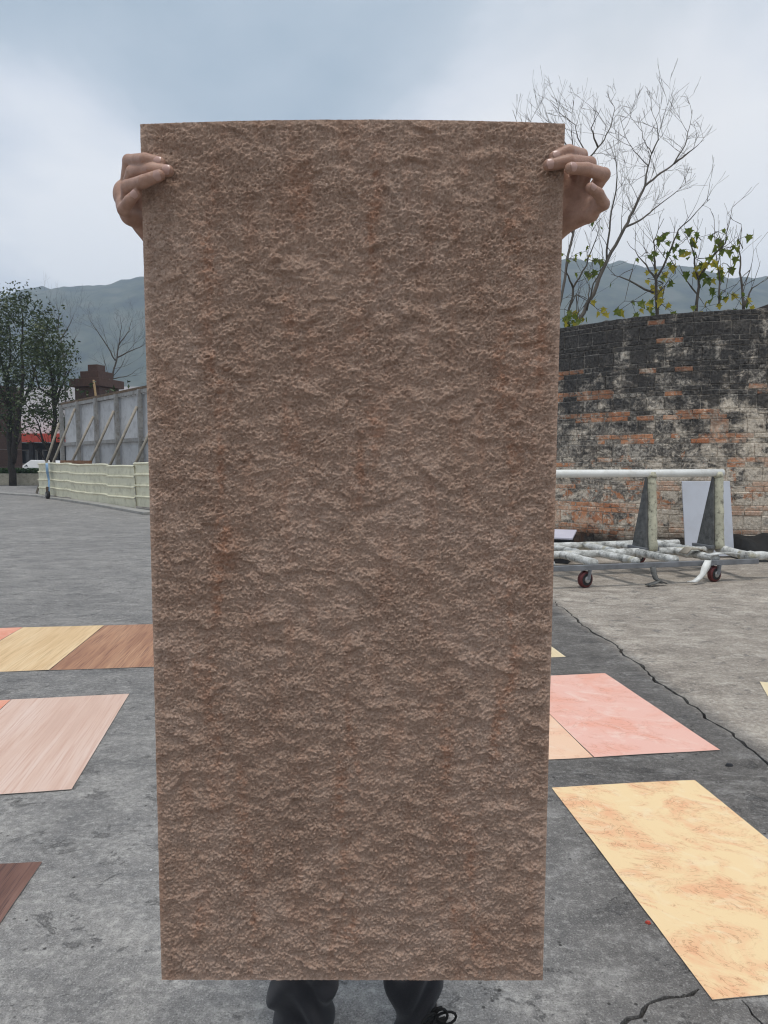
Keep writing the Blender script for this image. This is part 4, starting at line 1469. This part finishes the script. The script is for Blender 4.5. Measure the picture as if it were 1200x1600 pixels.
# ---------------------------------------------------------------- the held stone panel
PT, PB = .994, 1.107


def fft_noise(ny, nx, filt):
    w = rng.standard_normal((ny, nx))
    Fq = np.fft.rfft2(w)
    ky = np.fft.fftfreq(ny)[:, None]
    kx = np.fft.rfftfreq(nx)[None, :]
    o = np.fft.irfft2(Fq * filt(kx, ky), s=(ny, nx))
    return o / o.std()


def panel():
    nx, ny = 400, 860
    tl, tr_, bl, br = atc(219, 194, PT), atc(883, 193, PT), atc(252.5, 1531, PB), atc(848, 1532, PB)
    W_, L_ = (tr_ - tl).length, (tl - bl).length
    nrm = (br - bl).cross(tl - bl).normalized()
    if nrm.y > 0: nrm = -nrm
    c = (tl + tr_ + bl + br) / 4
    u = np.linspace(0, 1, nx + 1)[None, :, None]
    v = np.linspace(0, 1, ny + 1)[:, None, None]
    A = [np.array(q) for q in (bl, br, tl, tr_)]
    P = (A[0] * (1 - u) + A[1] * u) * (1 - v) + (A[2] * (1 - u) + A[3] * u) * v
    Nn = np.array(nrm)
    bow = .013 * (1 - (2 * u - 1) ** 2) * np.clip(v, 0, 1) ** 1.5
    P = P + Nn * bow
    s = 1.5  # mm per cell
    gl = lambda lx, ly: (lambda kx, ky: np.exp(-2 * (math.pi ** 2) * ((kx * lx / s) ** 2 + (ky * ly / s) ** 2) / 2))
    pad = (ny + 1 + 120, nx + 1 + 120)
    cut = lambda a: a[:ny + 1, :nx + 1]
    def dog(lx, ly, k=2.2):
        return cut(fft_noise(*pad, lambda kx, ky: gl(lx, ly)(kx, ky) - gl(lx * k, ly * k)(kx, ky)))
    def frac(beta, lx, ly, lo_mm, hi_mm):               # rough surface without one dominant size
        def filt(kx, ky):
            k = np.sqrt((kx * lx) ** 2 + (ky * ly) ** 2) / s + 1e-9
            return np.where((k > 1 / lo_mm) & (k < 1 / hi_mm), k ** (-beta), 0) * np.exp(-(k * hi_mm * .6) ** 2)
        a = cut(fft_noise(*pad, filt))
        return a / a.std()
    n1 = dog(11, 6, 2.2)
    n2 = dog(4.2, 3.0, 2.0)
    f1 = frac(1.55, 1.25, .85, 70, 3.0)
    f2 = frac(1.1, 1.15, .9, 10, 2.2)
    grain = dog(1.25, 1.0, 1.9)
    rough = np.clip(1 + .10 * cut(fft_noise(*pad, gl(35, 35))), .6, 1.4)
    h = .00115 * f1 + rough * (.00058 * f2 + .00070 * grain)
    uu, vv = u[..., 0], v[..., 0]
    X0, Y0 = (uu * W_), (vv * L_)
    wx = .004 * f1

    def crease(fu, fv, ang, ln, wd, amp):
        nonlocal h
        cx_, cy_ = fu * W_, fv * L_
        m_ = ln * 2.4
        i0, i1 = np.searchsorted(X0[0], [cx_ - m_, cx_ + m_])
        j0, j1 = np.searchsorted(Y0[:, 0], [cy_ - m_, cy_ + m_])
        if i1 <= i0 or j1 <= j0: return
        x = X0[:, i0:i1] - cx_
        y = Y0[j0:j1] - cy_
        a = x * math.cos(ang) + y * math.sin(ang)
        b = -x * math.sin(ang) + y * math.cos(ang)
        b = b + wx[j0:j1, i0:i1] * .8 + .25 * ln * (a / ln) ** 2 * math.sin(fu * 90)
        # the upper side swells out, the lower side is undercut
        prof = np.exp(-((b - wd * .5) / (wd * 1.3)) ** 2) - .95 * np.exp(-((b + wd * .9) / wd) ** 2)
        h[j0:j1, i0:i1] += amp * np.exp(-(a / ln) ** 2) * prof
    rc = random.Random(77)
    for _ in range(300):
        ln = rc.choice((.008, .011, .015, .02, .028))
        crease(rc.random(), rc.random(), rc.choice((rc.gauss(.45, .3), rc.gauss(-.4, .3), rc.gauss(0, .2))), ln, rc.uniform(.0025, .0055), rc.uniform(.0009, .0031))
    for px, py, ang, ln, wd, amp in ((660, 1290, -.65, .022, .004, .0042), (470, 255, .9, .018, .005, .003), (430, 385, .9, .016, .004, .003), (360, 550, -.3, .03, .006, .003),
               (480, 480, .25, .03, .005, .003), (640, 465, -.4, .03, .006, .003), (560, 880, -.5, .03, .006, .003), (280, 1120, -.5, .025, .005, .003),
               (330, 1240, .35, .03, .006, .0025), (550, 975, .8, .03, .006, .003), (700, 590, .5, .03, .005, .0025), (420, 930, .3, .03, .006, .0025)):
        crease((px - 219 - 33 * (py - 193) / 1338) / (664 - 68 * (py - 193) / 1338), 1 - (py - 193) / 1338, ang, ln, wd, amp * 1.1)
    h = np.where(h < -.006, -.006 + .25 * (h + .006), h)
    fade = np.minimum(1, np.minimum(np.minimum(uu, 1 - uu) * W_, np.minimum(vv, 1 - vv) * L_) / .009)
    h = h * (.25 + .75 * fade)
    # rusty stain along the vertical veins of the stone
    st = np.zeros_like(h)
    wob = cut(fft_noise(*pad, gl(30, 60)))
    patch = cut(fft_noise(*pad, lambda kx, ky: gl(8, 40)(kx, ky) - gl(30, 150)(kx, ky)))
    for fx, wdt, amp, f0, f1 in ((.165, .022, .75, .25, .95), (.10, .012, .35, .0, .5), (.535, .03, .6, .55, 1.0), (.47, .015, .9, .0, .32), (.50, .012, .8, .25, .38), (.875, .022, .6, .25, .95), (.75, .022, .55, .05, .4),
                                 (.22, .02, .7, .0, .28), (.82, .02, .5, .0, .3), (.36, .03, .3, .5, 1.0), (.93, .02, .45, .6, .95)):
        band = np.exp(-((uu - fx - .012 * wob) / wdt) ** 2) * np.clip((vv - f0) / .06, 0, 1) * np.clip((f1 - vv) / .06, 0, 1)
        st = st + amp * band * np.clip(.72 + .38 * patch, .15, 1.4)
    st = st * np.clip(.62 + .3 * n2 + .25 * n1, 0.1, 1.3) + .16 * np.clip(patch, 0, 2) + .10 * np.clip(n2, 0, 2)
    st = np.clip(st, 0, 1)
    top = P + Nn * h[..., None]
    th = .0028 + .0095 * np.clip(np.minimum(np.minimum(uu, 1 - uu) * W_, np.minimum(vv, 1 - vv) * L_) / .03, 0, 1)
    bot = P - Nn * th[..., None]
    V = np.concatenate([top.reshape(-1, 3), bot[::1].reshape(-1, 3)])
    n = (nx + 1) * (ny + 1)
    i, j = np.meshgrid(np.arange(nx), np.arange(ny))
    a = (j * (nx + 1) + i).ravel()
    q = np.stack([a, a + 1, a + nx + 2, a + nx + 1], 1)
    rim = list(range(nx + 1)) + [(k + 1) * (nx + 1) - 1 for k in range(1, ny + 1)] + [ny * (nx + 1) + k for k in range(nx - 1, -1, -1)] + [k * (nx + 1) for k in range(ny - 1, 0, -1)]
    rim = np.array(rim)
    rn = np.roll(rim, -1)
    sd = np.stack([rn, rim, rim + n, rn + n], 1)
    root = empty('stone_slab', tuple(c), 'large brown rough split stone sheet held upright by both hands', 'stone slab')
    m, t = mat('split_stone', .9, .18)
    at_ = t.n('ShaderNodeAttribute', attribute_name='stain')
    st_s = at_.outputs['Fac']
    g1 = t.noise(t.pos, 360, 4, .75)
    g2 = t.noise(t.pos, 17, 6, .62, .4)
    g3 = t.noise(t.map(t.pos, (1, 1, .35)), 6, 4, .6)
    cst = t.ramp(t.math('ADD', t.math('MULTIPLY', g2, .55), t.math('MULTIPLY', g3, .45)), [(.34, (.385, .254, .188)), (.5, (.462, .315, .238)), (.66, (.525, .374, .295))])
    cst = t.mix(t.math('MULTIPLY', st_s, .55), cst, (.42, .185, .10))
    cst = t.mix(t.rng(g1, .54, .66, 0, .45), cst, (.80, .64, .53))
    cst = t.mix(t.rng(g1, .46, .34, 0, .50), cst, (.19, .125, .09))
    t.l(cst, t.b.inputs['Base Color'])
    bump(t, t.math('ADD', t.noise(t.pos, 340, 4, .7), g1), .9, .003)
    face = npmesh('stone_face', V[:n], q, m, root)
    atr = face.data.attributes.new('stain', 'FLOAT', 'POINT')
    atr.data.foreach_set('value', st.astype(np.float32).ravel())
    qb = np.concatenate([sd, q[:, ::-1] + n])
    used = np.unique(qb)
    # back: coarse sheet plus the cut rim
    remap = -np.ones(2 * n, int)
    step_i = list(range(0, nx + 1, 10)); step_j = list(range(0, ny + 1, 10))
    bv, bq, idx = [], [], {}
    def vid(k):
        if k not in idx:
            idx[k] = len(bv)
            bv.append(V[k])
        return idx[k]
    for k in range(len(sd)):
        bq.append([vid(int(x)) for x in sd[k]])
    for jj in range(len(step_j) - 1):
        for ii in range(len(step_i) - 1):
            k = [n + step_j[jj] * (nx + 1) + step_i[ii], n + step_j[jj] * (nx + 1) + step_i[ii + 1], n + step_j[jj + 1] * (nx + 1) + step_i[ii + 1], n + step_j[jj + 1] * (nx + 1) + step_i[ii]]
            bq.append([vid(x) for x in k[::-1]])
    npmesh('backing', bv, bq, simple('panel_backing', (.36, .27, .21), .12, 30), root, smooth=False)


panel()

# ---------------------------------------------------------------- the person behind it
def surface_net(f, lo, hi, h):
    lo, hi = np.array(lo, float), np.array(hi, float)
    n = np.ceil((hi - lo) / h).astype(int) + 1
    ax = [lo[k] + h * np.arange(n[k]) for k in range(3)]
    X, Yg, Zg = np.meshgrid(*ax, indexing='ij')
    D = f(np.stack([X, Yg, Zg], -1).astype(np.float32))
    ins = D < 0
    cs = [(i, j, k) for i in (0, 1) for j in (0, 1) for k in (0, 1)]
    sl = lambda A, o: A[o[0]:n[0] - 1 + o[0], o[1]:n[1] - 1 + o[1], o[2]:n[2] - 1 + o[2]]
    cnt = sum(sl(ins, o).astype(np.int8) for o in cs)
    act = (cnt > 0) & (cnt < 8)
    ids = -np.ones(act.shape, int)
    I = np.argwhere(act)
    ids[act] = np.arange(len(I))
    acc = np.zeros((len(I), 3)); num = np.zeros(len(I))
    for o in cs:
        for a in range(3):
            if o[a]: continue
            p = list(o); p[a] = 1
            d0 = D[I[:, 0] + o[0], I[:, 1] + o[1], I[:, 2] + o[2]]
            d1 = D[I[:, 0] + p[0], I[:, 1] + p[1], I[:, 2] + p[2]]
            x = (d0 < 0) != (d1 < 0)
            t = np.where(x, d0 / np.where(x, d0 - d1, 1), 0)
            pos = np.tile(np.array(o, float), (len(I), 1))
            pos[:, a] = t
            acc[x] += pos[x]; num[x] += 1
    V = lo + h * (I + acc / num[:, None])
    Q = []
    for a in range(3):
        b, c = (a + 1) % 3, (a + 2) % 3
        s0 = [slice(None)] * 3; s1 = [slice(None)] * 3
        s0[a] = slice(0, n[a] - 1); s1[a] = slice(1, n[a])
        e0, e1 = ins[tuple(s0)], ins[tuple(s1)]
        E = np.argwhere(e0 != e1)
        E = E[(E[:, b] > 0) & (E[:, c] > 0) & (E[:, b] < n[b] - 1) & (E[:, c] < n[c] - 1)]
        flip = e0[E[:, 0], E[:, 1], E[:, 2]]
        def cell(db, dc):
            k = E.copy(); k[:, b] -= db; k[:, c] -= dc
            return ids[k[:, 0], k[:, 1], k[:, 2]]
        q = np.stack([cell(1, 1), cell(0, 1), cell(0, 0), cell(1, 0)], 1)
        q[~flip] = q[~flip][:, ::-1]
        Q.append(q)
    return V, np.concatenate(Q)


def capd(P, a, b, ra, rb):
    a, b = np.array(a, np.float32), np.array(b, np.float32)
    ab = b - a
    t = np.clip(((P - a) @ ab) / max(float(ab @ ab), 1e-9), 0, 1)
    return np.linalg.norm(P - a - t[..., None] * ab, axis=-1) - (ra + (rb - ra) * t)


def smin(a, b, k):
    h = np.clip(k - np.abs(a - b), 0, None) / k
    return np.minimum(a, b) - h * h * k * .25


def elld(P, c, r, Rm=None):
    q = P - np.array(c, np.float32)
    if Rm is not None: q = q @ np.array(Rm, np.float32)
    r = np.array(r, np.float32)
    k = np.linalg.norm(q / r, axis=-1)
    return (k - 1) * float(min(r))


HZ = 1.0     # camera depth of the panel at the hands
hp = lambda x, y, dz: atc(x, y, HZ + dz)
HANDS = {
    'r': dict(wrist=(842, 362, .085), fore=(770, 440, .20), fingers=[
        [(888, 300, .052), (908, 243, .030), (888, 236, -.011), (866, 245, -.0145)],
        [(902, 308, .048), (921, 256, .022), (889, 252, -.014), (857, 258, -.0155)],
        [(913, 318, .042), (943, 273, .012), (916, 264, -.020), (891, 263, -.033)],
        [(921, 332, .034), (943, 319, .008), (935, 303, -.010), (922, 293, -.020)]],
        web=(868, 268, .042), thumb=[(872, 345, .070), (862, 305, .048), (852, 270, .022)]),
    'l': dict(wrist=(256, 362, .085), fore=(330, 440, .20), fingers=[
        [(197, 300, .052), (202, 252, .030), (228, 249, -.009), (250, 254, -.0130)],
        [(195, 308, .048), (208, 269, .020), (238, 265, -.0155), (263, 267, -.0165)],
        [(199, 322, .040), (200, 292, .006), (226, 283, -.026), (249, 274, -.032)],
        [(204, 336, .034), (193, 328, .008), (203, 313, -.008), (213, 303, -.014)]],
        web=(232, 268, .042), thumb=[(228, 345, .070), (238, 305, .048), (250, 270, .022)]),
}
FR = [(.0100, .0094, .0087, .0076), (.0102, .0097, .0090, .0079), (.0100, .0095, .0088, .0077), (.0092, .0086, .0078, .0066)]


def hand_sdf(hd):
    w = hp(*hd['wrist'])
    fo = hp(*hd['fore'])
    segs = [[hp(*q) for q in f] for f in hd['fingers']]
    th = [hp(*q) for q in hd['thumb']]
    web = hp(*hd['web'])

    def f(P):
        d = capd(P, fo, w, .036, .026)
        palm = None
        for k, sg in enumerate(segs):
            e = capd(P, w, sg[0], .021, .0135)
            palm = e if palm is None else smin(palm, e, .012)
        palm = smin(palm, capd(P, segs[2][0], segs[3][1], .0105, .0085), .006)
        for k in range(3):                              # web between the knuckles
            palm = smin(palm, capd(P, segs[k][0], segs[k + 1][0], .0118, .0108), .008)
        palm = smin(palm, capd(P, w, th[0], .022, .017), .015)
        palm = smin(palm, capd(P, segs[0][0], th[0].lerp(th[1], .6), .0115, .0125), .012)
        palm = smin(palm, capd(P, segs[0][0], web, .0125, .012), .010)
        d = smin(d, palm, .025)
        t_ = smin(capd(P, th[0], th[1], .0155, .0125), capd(P, th[1], th[2], .0120, .0095), .005)
        d = smin(d, t_, .012)
        for k, sg in enumerate(segs):
            r = FR[k]
            fd = capd(P, sg[0], sg[1], r[0], r[1])
            fd = smin(fd, capd(P, sg[1], sg[2], r[1], r[2]), .0025)
            fd = smin(fd, capd(P, sg[2], sg[3], r[2], r[3]), .002)
            # skin creases across the end joint and the middle joint
            for jn, ax in ((sg[2], sg[3] - sg[1]), (sg[2] + (sg[3] - sg[1]).normalized() * .0028, sg[3] - sg[1])):
                aa = np.array(ax.normalized(), np.float32)
                s = (P - np.array(jn, np.float32)) @ aa
                rr = np.linalg.norm(P - np.array(jn, np.float32), axis=-1)
                fd = fd + np.where(rr < .014, .0005 * np.exp(-((s + .0) / .0010) ** 2), 0)
            d = smin(d, fd, .0008)
            # soft joint where the finger leaves the palm
            d = smin(d, np.linalg.norm(P - np.array(sg[0], np.float32), axis=-1) - r[0] * 1.12, .009)
        return d
    allp = [w] + [q for s in segs for q in s] + th
    lo = np.min([np.array(q) for q in allp], 0) - .030
    hi = np.max([np.array(q) for q in allp], 0) + .030
    return f, lo, hi, segs, w, fo


def skin_material():
    m, t = mat('skin', .52, .35)
    n = t.noise(t.pos, 55, 5, .6)
    c = t.ramp(n, [(.35, (.335, .190, .135)), (.55, (.415, .250, .185)), (.7, (.455, .28, .21))])
    v = t.noise(t.pos, 420, 3, .6)
    c = t.mix(t.rng(v, .5, .7, 0, .25), c, (.30, .16, .11))
    t.l(c, t.b.inputs['Base Color'])
    t.b.inputs['Subsurface Weight'].default_value = .12
    t.b.inputs['Subsurface Radius'].default_value = (.01, .004, .002)
    t.b.inputs['Subsurface Scale'].default_value = .4
    bump(t, t.math('ADD', v, t.noise(t.map(t.pos, (1, 1, 2)), 190, 4, .6)), .35, .0012)
    return m


def cloth(name, col, sc=260):
    m, t = mat(name, .9, .15)
    n = t.noise(t.pos, 7, 4, .6)
    w = t.noise(t.map(t.pos, (1, 1, 2.5)), sc, 3, .7)
    c = t.ramp(n, [(.3, tuple(x * .75 for x in col)), (.7, tuple(x * 1.25 for x in col))])
    c = t.mix(t.rng(w, .5, .7, 0, .3), c, tuple(min(1, x * 2) for x in col))
    t.l(c, t.b.inputs['Base Color'])
    t.b.inputs['Sheen Weight'].default_value = .15
    bump(t, w, .4, .002)
    return m


def person():
    BX, BY = -.055, 1.50
    root = empty('person', (BX, BY + .03, 0), 'person hidden behind the stone panel holding its upper edges, dark trousers and black laced shoes', 'person')
    skin = skin_material()
    V_all, Q_all, base = [], [], 0
    nails = []
    arms = {}
    for key in ('l', 'r'):
        f, lo, hi, segs, w, fo = hand_sdf(HANDS[key])
        V, Q = surface_net(f, lo, hi, .0019)
        V_all.append(V); Q_all.append(Q + base); base += len(V)
        nails.append(segs)
        arms[key] = (w, fo)
    sh_z = 1.405
    elb = {'l': Vector((BX - .23, 1.33, 1.32)), 'r': Vector((BX + .23, 1.33, 1.32))}
    shl = {'l': Vector((BX - .175, BY, sh_z)), 'r': Vector((BX + .175, BY, sh_z))}
    hipj = {'l': Vector((BX - .095, BY + .03, .90)), 'r': Vector((BX + .085, BY + .03, .90))}
    ank = {'l': atc(470, 1612, 1.555), 'r': atc(652, 1606, 1.555)}
    for k in ank: ank[k].z = .09
    kne = {k: hipj[k].lerp(ank[k], .49) + Vector((0, -.035, 0)) for k in ank}

    def body(P):
        d = elld(P, (BX, BY, 1.22), (.165, .112, .26))
        d = smin(d, elld(P, (BX, BY + .02, .96), (.16, .115, .16)), .08)
        d = smin(d, capd(P, shl['l'], shl['r'], .058, .058), .06)
        d = smin(d, capd(P, (BX, BY, 1.40), (BX, BY - .02, 1.53), .058, .052), .03)
        # head
        hc = Vector((BX, BY - .03, 1.605))
        hd = elld(P, hc + Vector((0, .012, .02)), (.076, .095, .098))
        hd = smin(hd, elld(P, hc + Vector((0, -.022, -.055)), (.056, .066, .062)), .03)
        hd = smin(hd, capd(P, hc + Vector((0, -.090, .012)), hc + Vector((0, -.108, -.028)), .009, .014), .012)
        hd = smin(hd, capd(P, hc + Vector((-.02, -.085, -.062)), hc + Vector((.02, -.085, -.062)), .008, .008), .008)
        for s in (-1, 1):
            hd = smin(hd, elld(P, hc + Vector((s * .078, .01, -.005)), (.012, .022, .034)), .008)
            hd = smin(hd, capd(P, hc + Vector((s * .014, -.088, .028)), hc + Vector((s * .05, -.076, .028)), .009, .008), .010)
            e = np.linalg.norm(P - np.array(hc + Vector((s * .032, -.088, .012)), np.float32), axis=-1) - .012
            hd = np.maximum(hd, -e)
        d = smin(d, hd, .02)
        for k in ('l', 'r'):
            d = smin(d, capd(P, shl[k], elb[k], .052, .042), .03)
            w, fo = arms[k]
            d = smin(d, capd(P, elb[k], w, .040, .027), .015)
            d = smin(d, capd(P, hipj[k], kne[k], .085, .058), .04)
            d = smin(d, capd(P, kne[k], ank[k], .056, .038), .03)
        return d
    lo = (BX - .42, .98, .02); hi = (BX + .42, BY + .22, 1.74)
    V, Q = surface_net(body, lo, hi, .010)
    V_all.append(V); Q_all.append(Q + base)
    npmesh('body', np.concatenate(V_all), np.concatenate(Q_all), skin, root)
    # nails on the backs of the finger tips
    nm, t = mat('fingernail', .3, .5)
    t.b.inputs['Base Color'].default_value = (.46, .285, .235, 1)
    for segs in nails:
        for k, sg in enumerate(segs):
            ax = (sg[3] - sg[2]).normalized()
            # dorsal side: away from the bend of the finger
            inner = (sg[1] - sg[2]).normalized() + (sg[3] - sg[2]).normalized()
            dr = -inner
            dr = dr - ax * dr.dot(ax)
            if dr.length < 1e-3 or k < 2: dr = Vector((0, -1, -.12)) - ax * Vector((0, -1, -.12)).dot(ax)
            dr = (dr.normalized() + Vector((0, -.5, 0))).normalized()
            dr = (dr - ax * dr.dot(ax)).normalized()
            sd = ax.cross(dr)
            c = sg[3] - ax * .0005
            vs, fs = [], []
            nu, nv = 6, 6
            r = FR[k][3]
            for j in range(nv + 1):
                tt = -1 + 2 * j / nv
                for i in range(nu + 1):
                    a = (-1 + 2 * i / nu) * .95
                    wv = math.sqrt(max(0.02, 1 - abs(tt) ** 3.5))
                    rr = r * 1.055 + .0001 - .0012 * (tt > .3) * (tt - .3)
                    vs.append(c + ax * tt * .0054 + dr * math.cos(a * wv) * rr + sd * math.sin(a * wv) * rr)
            fs = [(j * (nu + 1) + i, j * (nu + 1) + i + 1, (j + 1) * (nu + 1) + i + 1, (j + 1) * (nu + 1) + i) for j in range(nv) for i in range(nu)]
            MB().add(vs, fs).build('fingernail', nm, root, smooth=True)
    # face details and hair
    hc = Vector((BX, BY - .03, 1.605))
    eye_m = simple('eye_white', (.7, .68, .66), .02, 5, .2, .5)
    iris_m = simple('iris', (.03, .018, .012), .1, 5, .2, .5)
    for s in (-1, 1):
        ec = hc + Vector((s * .032, -.078, .012))
        e = MB().lathe(ec, (0, -1, 0), [(-.010, .004), (-.006, .0095), (0, .012), (.006, .0105), (.0105, .005)], 12).build('eye', eye_m, root, smooth=True)
        MB().lathe(ec, (0, -1, 0), [(.0095, .0055), (.0116, .0035)], 10).build('iris', iris_m, e)

    def hair(P):
        d = elld(P, hc + Vector((0, .020, .032)), (.086, .102, .100))
        cutp = (P[..., 2] - (hc.z + .03)) + (P[..., 1] - (hc.y - .02)) * 0.9
        d = np.maximum(d, -cutp)
        return d + .003 * np.sin(P[..., 0] * 260 + P[..., 1] * 90)
    V, Q = surface_net(hair, tuple(hc + Vector((-.12, -.12, -.12))), tuple(hc + Vector((.12, .15, .16))), .006)
    npmesh('hair', V, Q, simple('black_hair', (.012, .011, .010), .3, 60, .5), root)

    # jacket
    def jacket(P):
        d = elld(P, (BX, BY, 1.22), (.195, .145, .30))
        d = smin(d, elld(P, (BX, BY + .01, 1.0), (.19, .145, .15)), .08)
        d = smin(d, capd(P, shl['l'], shl['r'], .075, .075), .05)
        for k in ('l', 'r'):
            w, fo = arms[k]
            d = smin(d, capd(P, shl[k], elb[k], .072, .062), .03)
            d = smin(d, capd(P, elb[k], elb[k].lerp(w, .72), .060, .046), .02)
        d = d + .005 * np.sin(P[..., 2] * 60 + 4 * np.sin(P[..., 0] * 14)) * .8
        neck = np.linalg.norm((P - np.array((BX, BY - .01, 1.50), np.float32)) * np.array((1, 1, .7), np.float32), axis=-1) - .066
        d = np.maximum(d, -neck)
        return np.maximum(d, .90 - P[..., 2])
    V, Q = surface_net(jacket, (BX - .48, 1.0, .86), (BX + .48, BY + .22, 1.56), .009)
    npmesh('jacket', V, Q, cloth('grey_jacket', (.07, .072, .078)), root)

    # trousers: loose, creased at the shin, ends over the shoes
    def folds(P, s):
        z, x, y = P[..., 2], P[..., 0], P[..., 1]
        g = .0065 * np.sin(z * 62 + 26 * s * x + 3 * np.sin(x * 40))
        g = g + .0045 * np.sin(z * 38 - 50 * x + y * 30 + s)
        return g * np.clip((.75 - z) / .4, .25, 1)

    def trousers(P):
        dd = None
        for k, s in (('l', 1), ('r', -1)):
            hem = Vector((ank[k].x, ank[k].y, .055 if k == 'l' else .065))
            kn = kne[k].copy()
            mid = kn.lerp(hem, .55)
            d = capd(P, hipj[k], kn, .100, .078)
            if k == 'l':
                d2 = smin(capd(P, kn, mid, .077, .073), capd(P, mid, hem + Vector((.006, 0, 0)), .073, .060), .02)
                d2 = smin(d2, capd(P, mid.lerp(hem, .55) + Vector((-.02, -.02, .01)), mid.lerp(hem, .55) + Vector((.030, -.018, .035)), .046, .042), .02)
            else:
                d2 = smin(capd(P, kn, mid, .075, .068), capd(P, mid, hem + Vector((-.010, -.008, 0)), .068, .043), .02)
            d = smin(d, d2, .03) + folds(P, s)
            cutz = hem.z if k == 'l' else hem.z + (P[..., 0] - hem.x) * .25
            d = np.maximum(d, cutz - P[..., 2])
            # hollow the leg opening
            inner = capd(P, hem + Vector((0, 0, -.02)), hem + Vector((0, 0, .03)), .046 if k == 'l' else .03, .02)
            d = np.maximum(d, -inner)
            dd = d if dd is None else np.minimum(dd, d)
        dd = smin(dd, elld(P, (BX, BY + .02, .95), (.175, .13, .13)), .05)
        return np.maximum(dd, P[..., 2] - 1.02)
    V, Q = surface_net(trousers, (BX - .33, BY - .22, .04), (BX + .33, BY + .25, 1.04), .0055)
    npmesh('trousers', V, Q, cloth('charcoal_trousers', (.030, .030, .034)), root)

    # shoes
    leather = simple('black_shoe', (.018, .018, .019), .3, 40, .45, .45, bmp=.3, bscale=200)
    solem = simple('shoe_sole', (.03, .03, .03), .3, 20, .8)
    lacem = simple('shoe_lace', (.012, .012, .012), .3, 60, .85)
    for k, ang in (('l', R(-8)), ('r', R(24))):
        a = ank[k]
        d = Vector((math.sin(ang), -math.cos(ang), 0))
        x = Vector((-d.y, d.x, 0))
        Rm = np.array([x, d, (0, 0, 1)]).T
        o = Vector((a.x, a.y, 0))
        o = o + (Vector((.008, -.002, 0)) if k == 'r' else d * -.055)
        def shoe(P):
            loc = (P - np.array(o, np.float32)) @ Rm.astype(np.float32)
            A = lambda *q: np.array(q, np.float32)
            d1 = elld(loc, (0, .10, .035), (.046, .12, .042))
            d1 = smin(d1, elld(loc, (0, -.02, .045), (.037, .055, .055)), .03)
            d1 = smin(d1, capd(loc, (0, .0, .06), (0, -.012, .125), .040, .038), .02)
            d1 = smin(d1, capd(loc, (0, .05, .085), (0, .015, .150), .024, .020), .02)
            return np.maximum(d1, .012 - loc[..., 2])
        lo = np.array(o) + (-.18, -.27, 0); hi = np.array(o) + (.2, .12, .19)
        V, Q = surface_net(shoe, lo, hi, .005)
        s = npmesh('shoe', V, Q, leather, root)
        pl = []
        for i in range(28):
            tt = 2 * math.pi * i / 28
            yy = .075 + .155 * math.cos(tt); xx = (.046 if yy > .05 else .040) * math.sin(tt)
            pl.append(o + x * xx + d * yy)
        n = len(pl)
        MB().add([p + Vector((0, 0, .001)) for p in pl] + [p + Vector((0, 0, .022)) for p in pl],
                 [tuple(range(n, 2 * n)), tuple(reversed(range(n)))] + [(i, (i + 1) % n, (i + 1) % n + n, i + n) for i in range(n)]).build('sole', solem, s)
        tongue = lambda f: o + d * (.105 - .075 * f) + Vector((0, 0, .088 + .062 * f))
        lc = MB()
        for i in range(6):
            p = tongue(i / 5)
            lc.tube([p - x * .026 - Vector((0, 0, .006)), p - x * .012 + d * .006, p + d * .010 + Vector((0, 0, .003)), p + x * .012 + d * .006, p + x * .026 - Vector((0, 0, .006))], .0032, 6)
        kn = tongue(.72) + d * .016
        for sgn, dz in ((1, .0), (-1, .012), (.5, .02)):
            pts = []
            for i in range(13):
                tt = i / 12 * 2 * math.pi
                pts.append(kn + x * sgn * (.030 * (1 - math.cos(tt)) / 2 * 1.4) + Vector((0, 0, dz * .5 + .014 * math.sin(tt))) + d * (.014 * math.sin(tt * .5)))
            lc.tube(pts, .003, 6)
        for sgn in (1, -1):
            lc.tube([kn, kn + x * sgn * .02 + Vector((0, 0, -.012)) + d * .012, kn + x * sgn * .036 + Vector((0, 0, -.04)) + d * .01], .003, 6)
        lc.build('lace', lacem, s, smooth=True)


person()
